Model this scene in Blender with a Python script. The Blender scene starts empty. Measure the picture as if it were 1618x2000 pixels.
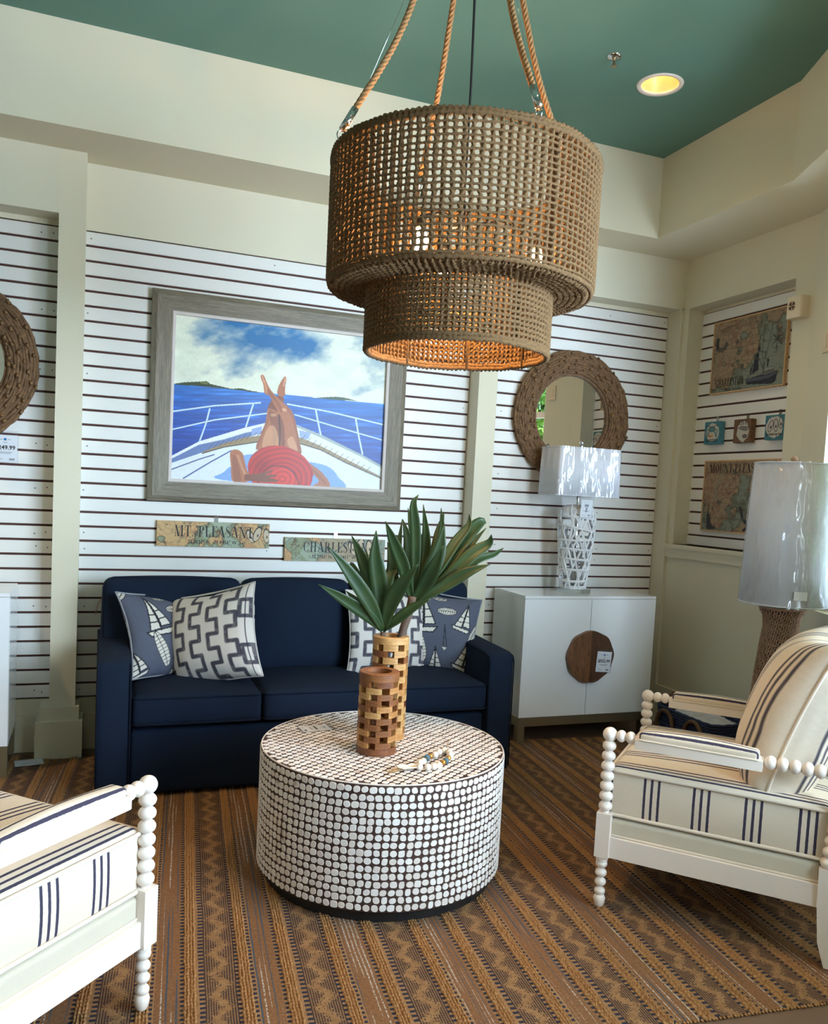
import bpy, math, random
import numpy as np
from mathutils import Matrix, Vector
random.seed(7)
rng = np.random.default_rng(7)
PI = math.pi
scene = bpy.context.scene
COL = scene.collection

# ---------------------------------------------------------------- camera
def cam_axes(yaw, pitch, roll):
    f = np.array([math.sin(yaw)*math.cos(pitch), math.cos(yaw)*math.cos(pitch), math.sin(pitch)])
    r = np.array([math.cos(yaw), -math.sin(yaw), 0.0])
    u = np.cross(r, f)
    c, s = math.cos(roll), math.sin(roll)
    return c*r+s*u, -s*r+c*u, f
CAM_R, CAM_U, CAM_F = cam_axes(0.3670, -0.0694, 0.0509)
CAM_P = np.array([0.0, -4.7042, 1.4393])
cam_data = bpy.data.cameras.new('camera')
cam = bpy.data.objects.new('camera', cam_data)
COL.objects.link(cam)
m = Matrix.Identity(4)
for i in range(3):
    m[i][0], m[i][1], m[i][2], m[i][3] = CAM_R[i], CAM_U[i], -CAM_F[i], CAM_P[i]
cam.matrix_world = m
cam_data.sensor_fit = 'VERTICAL'
cam_data.sensor_height = 36.0
cam_data.sensor_width = 36.0*1618/2000
cam_data.lens = 36.0*1620/2000
cam_data.shift_y = 78.5/2000
cam_data.clip_start = 0.05
scene.camera = cam

# ---------------------------------------------------------------- world
world = bpy.data.worlds.new('world')
scene.world = world
world.use_nodes = True
wn = world.node_tree.nodes
wn.clear()
bg = wn.new('ShaderNodeBackground')
wo = wn.new('ShaderNodeOutputWorld')
bg.inputs['Color'].default_value = (0.62, 0.80, 1.0, 1)      # bright overcast daylight
bg.inputs['Strength'].default_value = 52.0
world.node_tree.links.new(bg.outputs[0], wo.inputs[0])

# ---------------------------------------------------------------- exposure
vs = scene.view_settings
vs.view_transform = 'Standard'
vs.look = 'None'
vs.gamma = 1.0
vs.use_curve_mapping = False
vs.exposure = -0.38

CANS = [(2.542, -1.140), (-.35, -2.55), (-1.6, -1.25), (1.25, -3.05), (-.4, -4.9)]   # recessed ceiling lights
# geometry of the bay: right wall bends and carries the windows
XF = 3.572                       # right wall face
YF = -0.133                      # column / header face on the back wall
ZS, ZT = 3.045, 3.512            # soffit, tray ceiling
BEND = (XF, -1.20)
BD = (-0.383, -0.924)            # direction of the bay wall
def bay(t, off=0.0):             # point on the bay wall; off > 0 goes outdoors
    return (BEND[0]+BD[0]*t+0.924*off, BEND[1]+BD[1]*t-0.383*off)
BAY_WIN = [(0.285, 0.95), (1.85, 3.70), (3.88, 5.35)]
FRONT_Y = -6.35
FRONT_WIN = []
WZ0, WZ1 = 0.95, 2.74

def portal(name, c, w, h, rot):
    l = bpy.data.lights.new(name, 'AREA')
    l.shape = 'RECTANGLE'; l.size = w; l.size_y = h; l.energy = 1.0
    l.cycles.is_portal = True
    o = bpy.data.objects.new(name, l); COL.objects.link(o)
    o.location = c; o.rotation_euler = rot
    return o
for a, b in BAY_WIN:
    x, y = bay((a+b)/2, 0.02)
    ang = math.atan2(-0.383, 0.924)      # outward normal angle is (0.924,-0.383)
    # area light -Z must look indoors: (-0.924, 0.383)
    portal('window_daylight', (x, y, (WZ0+WZ1)/2), b-a, WZ1-WZ0, (PI/2, 0, ang+PI/2))
for a, b in FRONT_WIN:
    portal('window_daylight', ((a+b)/2, FRONT_Y-0.03, (WZ0+WZ1)/2), b-a, WZ1-WZ0, (PI/2, 0, 0))
# ---------------------------------------------------------------- helpers
class MB:
    """collects verts / faces (+ material index, + colour per vertex) for ONE mesh"""
    def __init__(s): s.v = []; s.f = []; s.mi = []; s.col = None
    def add(s, vs, fs, mi=0):
        o = len(s.v); s.v.extend([tuple(map(float, p)) for p in vs])
        for f in fs: s.f.append(tuple(i+o for i in f)); s.mi.append(mi)
        return s
    def box(s, x0, x1, y0, y1, z0, z1, mi=0):
        v = [(x0,y0,z0),(x1,y0,z0),(x1,y1,z0),(x0,y1,z0),(x0,y0,z1),(x1,y0,z1),(x1,y1,z1),(x0,y1,z1)]
        return s.add(v, [(0,3,2,1),(4,5,6,7),(0,1,5,4),(1,2,6,5),(2,3,7,6),(3,0,4,7)], mi)
    def quad(s, a, b, c, d, mi=0): return s.add([a,b,c,d], [(0,1,2,3)], mi)
    def prism(s, pts, z0, z1, mi=0):
        n = len(pts)
        v = [(x,y,z0) for x,y in pts]+[(x,y,z1) for x,y in pts]
        f = [tuple(range(n-1,-1,-1)), tuple(range(n,2*n))]
        f += [(i,(i+1)%n,n+(i+1)%n,n+i) for i in range(n)]
        return s.add(v, f, mi)
    def tube(s, pts, r, n=8, closed=False, cap=True, mi=0, flat=1.0, up=None):
        P = np.asarray(pts, float); N = len(P)
        R = np.full(N, r, float) if np.isscalar(r) else np.asarray(r, float)
        if closed: T = np.roll(P,-1,0)-np.roll(P,1,0)
        else:
            T = np.zeros_like(P); T[1:-1] = P[2:]-P[:-2]; T[0] = P[1]-P[0]; T[-1] = P[-1]-P[-2]
        T /= np.maximum(np.linalg.norm(T,axis=1,keepdims=True),1e-9)
        ref = np.array(up if up is not None else ((0,0,1) if abs(T[0][2])<0.9 else (1,0,0)), float)
        vs = []; a0 = np.linspace(0,2*PI,n,endpoint=False)
        nrm = ref-T[0]*(ref@T[0]); nrm /= np.linalg.norm(nrm)
        for i in range(N):
            nrm = nrm-T[i]*(nrm@T[i])
            l = np.linalg.norm(nrm)
            if l < 1e-6:
                nrm = np.cross(T[i], (0.3,0.5,0.8)); l = np.linalg.norm(nrm)
            nrm = nrm/l
            b = np.cross(T[i], nrm)
            for a in a0: vs.append(P[i]+R[i]*(math.cos(a)*nrm*flat+math.sin(a)*b))
        fs = []
        for i in range(N if closed else N-1):
            j = (i+1) % N
            for k in range(n):
                l = (k+1) % n
                fs.append((i*n+k, i*n+l, j*n+l, j*n+k))
        if cap and not closed:
            fs.append(tuple(range(n-1,-1,-1))); fs.append(tuple((N-1)*n+k for k in range(n)))
        return s.add(vs, fs, mi)
    def lathe(s, prof, n=32, c=(0,0,0), mi=0, a0=0.0, a1=2*PI):
        full = abs(a1-a0-2*PI) < 1e-6
        m = n if full else n+1
        vs = []; fs = []
        for r, z in prof:
            for k in range(m):
                a = a0+(a1-a0)*k/n
                vs.append((c[0]+r*math.cos(a), c[1]+r*math.sin(a), c[2]+z))
        for i in range(len(prof)-1):
            for k in range(n):
                l = (k+1) % m
                fs.append((i*m+k, i*m+l, (i+1)*m+l, (i+1)*m+k))
        return s.add(vs, fs, mi)
    def ball(s, c, r, n=12, m=8, sc=(1,1,1), mi=0):
        prof = [(r*math.sin(PI*i/m), -r*math.cos(PI*i/m)) for i in range(m+1)]
        prof[0] = (1e-5, -r); prof[-1] = (1e-5, r)
        t = MB().lathe(prof, n)
        return s.add([(c[0]+x*sc[0], c[1]+y*sc[1], c[2]+z*sc[2]) for x,y,z in t.v], t.f, mi)
    def grid(s, P, mi=0, flip=False):
        """P: (ny,nx,3) array of points"""
        ny, nx = P.shape[:2]
        fs = []
        for j in range(ny-1):
            for i in range(nx-1):
                a = j*nx+i
                q = (a, a+1, a+nx+1, a+nx)
                fs.append(q[::-1] if flip else q)
        return s.add(P.reshape(-1,3), fs, mi)
    def ext(s, o, M=None):
        v = o.v
        if M is not None:
            A = np.array(M)[:3,:3]; t = np.array(M)[:3,3]
            v = (np.asarray(v) @ A.T + t)
        off = len(s.v); s.v.extend([tuple(map(float,p)) for p in v])
        s.f.extend([tuple(i+off for i in f) for f in o.f]); s.mi.extend(o.mi)
        return s
    def mesh(s, name, mats, smooth=False, off=(0,0,0)):
        me = bpy.data.meshes.new(name)
        V = np.asarray(s.v, float)-np.asarray(off, float)
        me.from_pydata(V.tolist(), [], s.f)
        if not isinstance(mats, (list, tuple)): mats = [mats]
        for mm in mats: me.materials.append(mm)
        if len(mats) > 1: me.polygons.foreach_set('material_index', s.mi)
        if smooth: me.polygons.foreach_set('use_smooth', [True]*len(me.polygons))
        if s.col is not None:
            ca = me.color_attributes.new('paint', 'FLOAT_COLOR', 'POINT')
            c = np.ones((len(V),4)); c[:,:3] = s.col
            ca.data.foreach_set('color', c.ravel())
        me.update()
        return me

def link(name, me, parent=None, loc=None, rot=None):
    o = bpy.data.objects.new(name, me); COL.objects.link(o)
    if parent is not None: o.parent = parent
    if loc is not None: o.location = loc
    if rot is not None: o.rotation_euler = rot
    return o
def obj(name, mb, mats, parent=None, smooth=False, wc=False, label=None):
    """wc: verts are world coordinates and the parent is an unrotated Empty"""
    off = (0,0,0)
    if wc and parent is not None:
        p = parent
        off = np.zeros(3)
        while p is not None: off = off+np.array(p.location); p = p.parent
    o = link(name, mb.mesh(name, mats, smooth, off), parent)
    if label: o['label'] = label
    return o
def tag(o, label, cat, group=None):
    o['label'] = label; o['category'] = cat
    if group: o['group'] = group
    return o
def thing(name, label, cat, loc=(0,0,0), rotz=0.0, group=None):
    o = bpy.data.objects.new(name, None); COL.objects.link(o)
    o.empty_display_size = 0.1
    o.location = loc; o.rotation_euler = (0,0,rotz)
    return tag(o, label, cat, group)
def struct(name, mb, mats, parent=None, smooth=False, label=None):
    o = obj(name, mb, mats, parent, smooth)
    if parent is None: o['kind'] = 'structure'
    if label: o['label'] = label
    return o
def smooth_by_angle(me, deg=40):
    me.polygons.foreach_set('use_smooth', [True]*len(me.polygons))
    try: me.set_sharp_from_angle(angle=math.radians(deg))
    except Exception: pass

# ---- materials
def srgb(r, g, b):
    f = lambda c: (c/255/12.92) if c/255 <= 0.04045 else ((c/255+0.055)/1.055)**2.4
    return (f(r), f(g), f(b), 1.0)
def new_mat(name):
    mt = bpy.data.materials.new(name); mt.use_nodes = True
    nt = mt.node_tree
    return mt, nt, nt.nodes['Principled BSDF']
def mixc(nt, fac, a, b, blend='MIX'):
    n = nt.nodes.new('ShaderNodeMix'); n.data_type = 'RGBA'; n.blend_type = blend
    for s, v in ((n.inputs[0], fac), (n.inputs[6], a), (n.inputs[7], b)):
        if hasattr(v, 'type') and not isinstance(v, (tuple, list)): nt.links.new(v, s)
        else: s.default_value = v
    return n.outputs[2]
def math_(nt, op, a, b=None, c=None, clamp=False):
    n = nt.nodes.new('ShaderNodeMath'); n.operation = op; n.use_clamp = clamp
    for i, v in enumerate((a, b, c)):
        if v is None: continue
        if hasattr(v, 'type') and not isinstance(v, (tuple, list, float, int)): nt.links.new(v, n.inputs[i])
        else: n.inputs[i].default_value = v
    return n.outputs[0]
def coords(nt, which='Object', scale=None):
    tc = nt.nodes.new('ShaderNodeTexCoord')
    out = tc.outputs[which]
    if scale is not None:
        mp = nt.nodes.new('ShaderNodeMapping'); mp.inputs['Scale'].default_value = scale
        nt.links.new(out, mp.inputs[0]); out = mp.outputs[0]
    return out
def noise(nt, vec, scale, detail=3, rough=0.5, out=0):
    n = nt.nodes.new('ShaderNodeTexNoise'); n.inputs['Scale'].default_value = scale
    n.inputs['Detail'].default_value = detail; n.inputs['Roughness'].default_value = rough
    nt.links.new(vec, n.inputs['Vector'])
    return n.outputs[out]
def ramp(nt, fac, stops):
    n = nt.nodes.new('ShaderNodeValToRGB')
    els = n.color_ramp.elements
    while len(els) < len(stops): els.new(0.5)
    for e, (p, c) in zip(els, stops): e.position = p; e.color = c
    nt.links.new(fac, n.inputs[0])
    return n.outputs[0]
def bump(nt, bsdf, h, strength=0.3, dist=0.002):
    b = nt.nodes.new('ShaderNodeBump'); b.inputs['Strength'].default_value = strength
    b.inputs['Distance'].default_value = dist
    nt.links.new(h, b.inputs['Height']); nt.links.new(b.outputs[0], bsdf.inputs['Normal'])
def sc(c, k): return (min(1,c[0]*k), min(1,c[1]*k), min(1,c[2]*k), 1)
def mat_plain(name, c, rough=0.5, var=0.06, scale=6.0, bmp=0.0, bscale=60.0, metal=0.0, spec=0.5, bdist=0.002, mscale=None, coat=0.0):
    mt, nt, b = new_mat(name)
    v = coords(nt, 'Object', mscale)
    n = noise(nt, v, scale, 4)
    col = mixc(nt, n, sc(c, 1-var), sc(c, 1+var))
    nt.links.new(col, b.inputs['Base Color'])
    b.inputs['Roughness'].default_value = rough; b.inputs['Metallic'].default_value = metal
    b.inputs['Specular IOR Level'].default_value = spec
    if coat: b.inputs['Coat Weight'].default_value = coat
    if bmp: bump(nt, b, noise(nt, v, bscale, 3), bmp, bdist)
    return mt
def mat_wood(name, c1, c2, axis_scale=(1,1,12), scale=6, rough=0.5, bmp=0.15, rnd=0.0):
    mt, nt, b = new_mat(name)
    v = coords(nt, 'Object', axis_scale)
    n1 = noise(nt, v, scale, 6, 0.65); n2 = noise(nt, v, scale*4, 3, 0.6)
    f = math_(nt, 'ADD', math_(nt, 'MULTIPLY', n1, 0.7), math_(nt, 'MULTIPLY', n2, 0.3))
    col = ramp(nt, f, [(0.33, c1), (0.66, c2)])
    if rnd:
        oi = nt.nodes.new('ShaderNodeObjectInfo')
        k = nt.nodes.new('ShaderNodeMapRange'); k.inputs[3].default_value = 1-rnd; k.inputs[4].default_value = 1+rnd
        nt.links.new(oi.outputs['Random'], k.inputs[0])
        col = mixc(nt, 1.0, col, k.outputs[0], 'MULTIPLY')
    nt.links.new(col, b.inputs['Base Color']); b.inputs['Roughness'].default_value = rough
    if bmp: bump(nt, b, f, bmp, 0.002)
    return mt
def mat_emit(name, c, s):
    mt = bpy.data.materials.new(name); mt.use_nodes = True; nt = mt.node_tree; nt.nodes.clear()
    e = nt.nodes.new('ShaderNodeEmission'); e.inputs[0].default_value = c; e.inputs[1].default_value = s
    o = nt.nodes.new('ShaderNodeOutputMaterial'); nt.links.new(e.outputs[0], o.inputs[0])
    return mt
def mat_clear(name, tint=(1,1,1,1), gloss=0.08, rough=0.05, wrinkle=0.0, wscale=9.0, edge=0.55):
    """thin clear sheet: mostly transparent with a glossy film"""
    mt = bpy.data.materials.new(name); mt.use_nodes = True; nt = mt.node_tree; nt.nodes.clear()
    t = nt.nodes.new('ShaderNodeBsdfTransparent'); t.inputs[0].default_value = tint
    g = nt.nodes.new('ShaderNodeBsdfGlossy'); g.inputs['Roughness'].default_value = rough
    mx = nt.nodes.new('ShaderNodeMixShader'); o = nt.nodes.new('ShaderNodeOutputMaterial')
    lw = nt.nodes.new('ShaderNodeLayerWeight'); lw.inputs[0].default_value = 0.35
    f = math_(nt, 'MULTIPLY_ADD', lw.outputs['Fresnel'], edge, gloss, True)
    nt.links.new(f, mx.inputs[0]); nt.links.new(t.outputs[0], mx.inputs[1]); nt.links.new(g.outputs[0], mx.inputs[2])
    if wrinkle:
        v = coords(nt, 'Object', (1,1,0.35))
        h = noise(nt, v, wscale, 2, 0.55)
        b = nt.nodes.new('ShaderNodeBump'); b.inputs['Strength'].default_value = wrinkle; b.inputs['Distance'].default_value = 0.05
        nt.links.new(h, b.inputs['Height']); nt.links.new(b.outputs[0], g.inputs['Normal'])
    nt.links.new(mx.outputs[0], o.inputs[0])
    return mt
def mat_paint(name, rough=0.55, bmp=0.1):
    """flat print / brushwork: colours come from the mesh's own colour layer"""
    mt, nt, b = new_mat(name)
    a = nt.nodes.new('ShaderNodeAttribute'); a.attribute_name = 'paint'
    nt.links.new(a.outputs['Color'], b.inputs['Base Color']); b.inputs['Roughness'].default_value = rough
    if bmp: bump(nt, b, noise(nt, coords(nt), 300, 2), bmp, 0.001)
    return mt

# ---- shapes
def rbox(h, r, n=5, puff=(0,0,0), crown=2.0):
    """rounded box, half sizes h, corner radius r, bulging faces"""
    h = np.array(h, float); mb = MB()
    def lin(a):
        inner = np.linspace(-(h[a]-r), h[a]-r, 2*n+1)
        e = r*(1-np.cos(np.linspace(0, PI/2, 4)))[:-1]
        return np.concatenate([-h[a]+e, inner, (h[a]-e)[::-1]])
    for ax in range(3):
        b, c = (ax+1) % 3, (ax+2) % 3
        B, Cc = np.meshgrid(lin(b), lin(c))
        for sgn in (-1, 1):
            P = np.zeros(B.shape+(3,)); P[...,b] = B; P[...,c] = Cc; P[...,ax] = sgn*h[ax]
            inn = np.clip(P, -(h-r), h-r); d = P-inn
            l = np.linalg.norm(d, axis=-1, keepdims=True)
            P = inn+r*d/np.maximum(l, 1e-9)
            u = P/h
            for k in range(3):
                if puff[k]:
                    o1, o2 = (k+1) % 3, (k+2) % 3
                    w = np.clip(1-np.abs(u[...,o1])**crown, 0, 1)*np.clip(1-np.abs(u[...,o2])**crown, 0, 1)
                    P[...,k] += puff[k]*w*u[...,k]
            mb.grid(P, 0, flip=(sgn < 0))
    return mb
def rrect(hx, hy, r, n=6):
    pts = []
    for cx, cy, a in ((hx-r,hy-r,0),(-hx+r,hy-r,PI/2),(-hx+r,-hy+r,PI),(hx-r,-hy+r,1.5*PI)):
        for i in range(n+1):
            t = a+PI/2*i/n
            pts.append((cx+r*math.cos(t), cy+r*math.sin(t)))
    return pts
def densify(pts, step):
    out = []
    n = len(pts)
    for i in range(n):
        a = np.array(pts[i], float); b = np.array(pts[(i+1) % n], float)
        k = max(1, int(np.linalg.norm(b-a)/step))
        for j in range(k): out.append(a+(b-a)*j/k)
    return out
def spline(pts, n):
    """Catmull-Rom through pts"""
    P = np.asarray(pts, float); P = np.vstack([2*P[0]-P[1], P, 2*P[-1]-P[-2]])
    out = []
    m = len(P)-3
    for t in np.linspace(0, m-1e-9, n):
        i = int(t); f = t-i
        a, b, c, d = P[i:i+4]
        out.append(0.5*(2*b+(c-a)*f+(2*a-5*b+4*c-d)*f*f+(3*b-a-3*c+d)*f**3))
    return np.array(out)

# ---- numpy raster (flat prints painted into colour layers)
def vnoise(X, Y, seed=0):
    g = np.random.default_rng(seed).random((64,64))
    xi = np.floor(X).astype(int); yi = np.floor(Y).astype(int)
    fx = X-xi; fy = Y-yi; fx = fx*fx*(3-2*fx); fy = fy*fy*(3-2*fy)
    G = lambda a, b: g[b % 64, a % 64]
    return (G(xi,yi)*(1-fx)+G(xi+1,yi)*fx)*(1-fy)+(G(xi,yi+1)*(1-fx)+G(xi+1,yi+1)*fx)*fy
def fbm(X, Y, o=4, seed=0):
    s = 0; a = 0.5; t = 0
    for k in range(o):
        s = s+a*vnoise(X*2**k, Y*2**k, seed+k); t += a; a *= 0.5
    return s/t
def inpoly(X, Y, pts):
    ins = np.zeros(X.shape, bool); n = len(pts)
    j = n-1
    for i in range(n):
        xi, yi = pts[i]; xj, yj = pts[j]
        if yi != yj:
            c = ((yi > Y) != (yj > Y)) & (X < (xj-xi)*(Y-yi)/(yj-yi)+xi)
            ins ^= c
        j = i
    return ins
def dline(X, Y, pts):
    d = np.full(X.shape, 1e9)
    for (x0,y0),(x1,y1) in zip(pts[:-1], pts[1:]):
        dx, dy = x1-x0, y1-y0; l = dx*dx+dy*dy+1e-12
        t = np.clip(((X-x0)*dx+(Y-y0)*dy)/l, 0, 1)
        d = np.minimum(d, np.hypot(X-x0-t*dx, Y-y0-t*dy))
    return d
class Art:
    def __init__(s, X, Y, base): s.X = X; s.Y = Y; s.c = np.zeros(X.shape+(3,)); s.c[...] = np.array(base[:3])
    def mask(s, m, col, a=1.0):
        col = np.asarray(col[:3] if not isinstance(col, np.ndarray) else col)
        w = (np.asarray(m, float)*a)[...,None]; s.c = s.c*(1-w)+col*w
    def poly(s, pts, col, a=1.0): s.mask(inpoly(s.X, s.Y, pts), col, a)
    def line(s, pts, w, col, a=1.0): s.mask(np.clip((w/2-dline(s.X, s.Y, pts))/(0.18*w)+0.5, 0, 1), col, a)
    def ell(s, cx, cy, rx, ry, col, a=1.0, rot=0.0):
        c, q = math.cos(rot), math.sin(rot)
        dx, dy = s.X-cx, s.Y-cy
        u = (dx*c+dy*q)/rx; v = (-dx*q+dy*c)/ry
        s.mask(u*u+v*v < 1, col, a)
def homog(src, dst):
    A = []; b = []
    for (x,y),(u,v) in zip(src, dst):
        A += [[x,y,1,0,0,0,-u*x,-u*y],[0,0,0,x,y,1,-v*x,-v*y]]; b += [u,v]
    h = np.linalg.solve(np.array(A,float), np.array(b,float))
    return np.append(h,1).reshape(3,3)

# ---- lettering: tall high-contrast capitals built from strokes
def glyph(ch):
    """-> (list of polygons in a unit-high box, advance)"""
    T, H, S = 0.15, 0.035, 0.10
    q = []
    def rect(x0,x1,y0,y1): q.append([(x0,y0),(x1,y0),(x1,y1),(x0,y1)])
    def stem(x, w=T, y0=0.0, y1=1.0, ser=True):
        rect(x-w/2, x+w/2, y0, y1)
        if ser: rect(x-w/2-S*.7, x+w/2+S*.7, y0, y0+H); rect(x-w/2-S*.7, x+w/2+S*.7, y1-H, y1)
    def diag(x0,y0,x1,y1,w): q.append([(x0-w/2,y0),(x0+w/2,y0),(x1+w/2,y1),(x1-w/2,y1)])
    def ring(cx,cy,rx,ry,t0,t1,th,n=18):
        a = [math.radians(t0+(t1-t0)*i/n) for i in range(n+1)]
        for i in range(n):
            w0 = H+(th-H)*abs(math.cos(a[i]))**1.5; w1 = H+(th-H)*abs(math.cos(a[i+1]))**1.5
            f = lambda t, w: (cx+(rx-w)*math.cos(t), cy+(ry-H)*math.sin(t))
            g = lambda t: (cx+rx*math.cos(t), cy+ry*math.sin(t))
            q.append([g(a[i]), g(a[i+1]), f(a[i+1],w1), f(a[i],w0)])
    w = 0.6
    if ch == 'I': stem(.17); w = .34
    elif ch == 'L': stem(.2); rect(.1,.62,0,H); q.append([(.62,0),(.62,.28),(.52,H)]); w = .66
    elif ch in 'EF':
        stem(.2); rect(.1,.6,1-H,1); q.append([(.6,1),(.5,1-H),(.6,.74)]); rect(.2,.45,.5,.5+H); rect(.43,.46,.4,.62)
        if ch == 'E': rect(.1,.62,0,H); q.append([(.62,0),(.62,.28),(.52,H)])
        w = .66
    elif ch == 'H': stem(.2); stem(.66); rect(.2,.66,.5,.5+H); w = .88
    elif ch == 'T': stem(.36); rect(.04,.68,1-H,1); q.append([(.04,1),(.04,.74),(.12,1-H)]); q.append([(.68,1),(.6,1-H),(.68,.74)]); w = .72
    elif ch == 'N': stem(.14,.04); diag(.2,1,.68,0,T); stem(.72,.04); w = .86
    elif ch == 'M': stem(.14,.04); diag(.2,1,.48,0,T); diag(.76,1,.48,0,.04); stem(.84,T); w = 1.04
    elif ch == 'A': diag(.08,0,.38,1,.04); diag(.66,0,.36,1,T+.02); rect(.2,.56,.3,.3+H); rect(-.02,.2,0,H); rect(.52,.8,0,H); w = .78
    elif ch in 'PR':
        stem(.2); ring(.32,.74,.3,.26,-90,90,T); rect(.2,.34,1-H,1); rect(.2,.34,.48,.48+H)
        if ch == 'R': diag(.66,0,.38,.5,T); rect(.58,.8,0,H)
        w = .68 if ch == 'P' else .8
    elif ch == 'C': ring(.38,.5,.34,.51,42,318,T); rect(.62,.65,.68,.97); rect(.62,.65,.05,.28); w = .74
    elif ch == 'O': ring(.4,.5,.36,.51,0,360,T,28); w = .8
    elif ch == 'U':
        rect(.14,.14+T,.3,1); rect(.68,.72,.3,1); ring(.43,.3,.29,.31,180,360,.09); rect(.06,.38,1-H,1); rect(.6,.8,1-H,1); w = .84
    elif ch == 'S':
        P = spline([(.5,.82),(.4,.96),(.25,.98),(.12,.85),(.14,.68),(.3,.54),(.46,.4),(.52,.22),(.4,.04),(.22,.02),(.1,.16)], 34)
        W = [H+.11*math.exp(-((i-17)/8.0)**2) for i in range(34)]
        for i in range(33):
            d = P[min(i+1,33)]-P[max(i-1,0)]; nn = np.array([-d[1],d[0]])/np.linalg.norm(d)
            d2 = P[min(i+2,33)]-P[i]; n2 = np.array([-d2[1],d2[0]])/np.linalg.norm(d2)
            q.append([tuple(P[i]+nn*W[i]/2),tuple(P[i+1]+n2*W[i+1]/2),tuple(P[i+1]-n2*W[i+1]/2),tuple(P[i]-nn*W[i]/2)])
        w = .6
    elif ch == '.': rect(.05,.17,0,.12); w = .24
    elif ch == ' ': w = .34
    return q, w
def letters(text, width, height, x0=0.0, z0=0.0, track=0.06, thick=0.0008):
    """mesh of capitals in the XZ plane facing -Y, squeezed to width"""
    polys = []; x = 0.0
    for ch in text:
        g, w = glyph(ch)
        polys += [[(px+x, py) for px, py in p] for p in g]
        x += w+track
    kx = width/(x-track)
    mb = MB()
    for p in polys:
        p = [(x0+a*kx, z0+b*height) for a, b in p]
        ar = sum(p[i][0]*p[(i+1) % len(p)][1]-p[(i+1) % len(p)][0]*p[i][1] for i in range(len(p)))
        if ar < 0: p = p[::-1]
        n = len(p)
        v = [(a, -thick, b) for a, b in p]+[(a, 0.0, b) for a, b in p]
        f = [tuple(range(n))]+[(i, n+i, n+(i+1) % n, (i+1) % n) for i in range(n)]
        mb.add(v, f)
    return mb
_fcache = {}
def textmesh(text, size, bold=0.0, xscale=1.0):
    """small print with the built-in font: mesh in XZ plane facing -Y, origin at left baseline"""
    cu = bpy.data.curves.new('t', 'FONT'); cu.body = text; cu.size = size; cu.offset = bold
    cu.extrude = 0.0003; cu.resolution_u = 2
    o = bpy.data.objects.new('t', cu); COL.objects.link(o)
    dg = bpy.context.evaluated_depsgraph_get(); dg.update()
    me = bpy.data.meshes.new_from_object(o.evaluated_get(dg))
    mb = MB()
    mb.add([(v.co.x*xscale, -v.co.z-0.0003, v.co.y) for v in me.vertices], [tuple(p.vertices) for p in me.polygons])
    bpy.data.objects.remove(o); bpy.data.curves.remove(cu); bpy.data.meshes.remove(me)
    return mb
def width_of(mb): return max(v[0] for v in mb.v)-min(v[0] for v in mb.v)
# ---------------------------------------------------------------- room materials
M = {}
M['wall'] = mat_plain('cream wall paint', srgb(217,211,188), 0.6, 0.02, 2.0, 0.05, 220)
M['trim'] = mat_plain('cream trim paint', srgb(219,212,188), 0.45, 0.02, 3.0, 0.03, 120)
M['green'] = mat_plain('sea green ceiling paint', srgb(92,131,119), 0.65, 0.03, 2.0, 0.05, 200)
M['soffit'] = mat_plain('soffit paint', srgb(221,212,186), 0.65, 0.02, 2.0, 0.05, 200)
M['slat'] = mat_plain('white melamine slat', srgb(230,228,223), 0.34, 0.012, 3.0, 0.0)
M['groove'] = mat_plain('dark brown groove core', srgb(74,38,30), 0.7, 0.15, 40)
M['floor'] = mat_plain('stained concrete floor', srgb(104,82,66), 0.5, 0.18, 3.0, 0.05, 40)
M['white'] = mat_plain('white painted wood', srgb(244,233,224), 0.32, 0.02, 5.0, 0.03, 80)
M['dark'] = mat_plain('black paint', srgb(20,19,20), 0.5, 0.1)
M['chrome'] = mat_plain('polished steel', srgb(205,205,205), 0.12, 0.02, metal=1.0)
M['ink'] = mat_plain('dark printing ink', srgb(38,32,34), 0.6, 0.1)
M['card'] = mat_plain('white tag card', srgb(236,237,240), 0.5, 0.01)
M['blueink'] = mat_plain('blue printing ink', srgb(28,118,178), 0.5, 0.05)
M['sleeve'] = mat_clear('clear plastic sleeve', (0.97,0.98,1,1), 0.04, 0.12, 0, 30, .3)
M['acrylic'] = mat_clear('clear acrylic', (0.93,0.95,0.93,1), 0.16, 0.02)
M['glass'] = mat_clear('window glass', (0.97,0.99,0.98,1), 0.02, 0.0)

# ---------------------------------------------------------------- structure
# floor
mb = MB().quad((-5,FRONT_Y-.4,-.012),(5.2,FRONT_Y-.4,-.012),(5.2,.3,-.012),(-5,.3,-.012))
struct('floor', mb, M['floor'], label='brown stained concrete floor')
# tray ceiling
SE = [(3.11,-.43),(3.11,-1.47),(3.11-.40*5.4,-1.47-.9165*5.4)]
import bmesh
bmx = bmesh.new()
loops = [[(-5,-.43),(3.11,-.43),(3.11,-1.47),(SE[2][0],SE[2][1]),(SE[2][0],FRONT_Y-.3),(-5,FRONT_Y-.3)]]
loops += [[(cx_+.093*math.cos(a), cy_+.093*math.sin(a)) for a in np.linspace(0,2*PI,40,endpoint=False)] for cx_, cy_ in CANS]
eds = []
for lp in loops:
    vv = [bmx.verts.new((x, y, ZT)) for x, y in lp]
    eds += [bmx.edges.new((vv[i], vv[(i+1) % len(vv)])) for i in range(len(vv))]
bmesh.ops.triangle_fill(bmx, use_beauty=True, use_dissolve=False, edges=eds, normal=(0,0,-1))
bmx.verts.index_update()
ce = MB().add([v.co[:] for v in bmx.verts], [tuple(v.index for v in f.verts) for f in bmx.faces]); bmx.free()
ceil = struct('ceiling', ce, M['green'], label='sea green tray ceiling')
so = MB()
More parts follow.
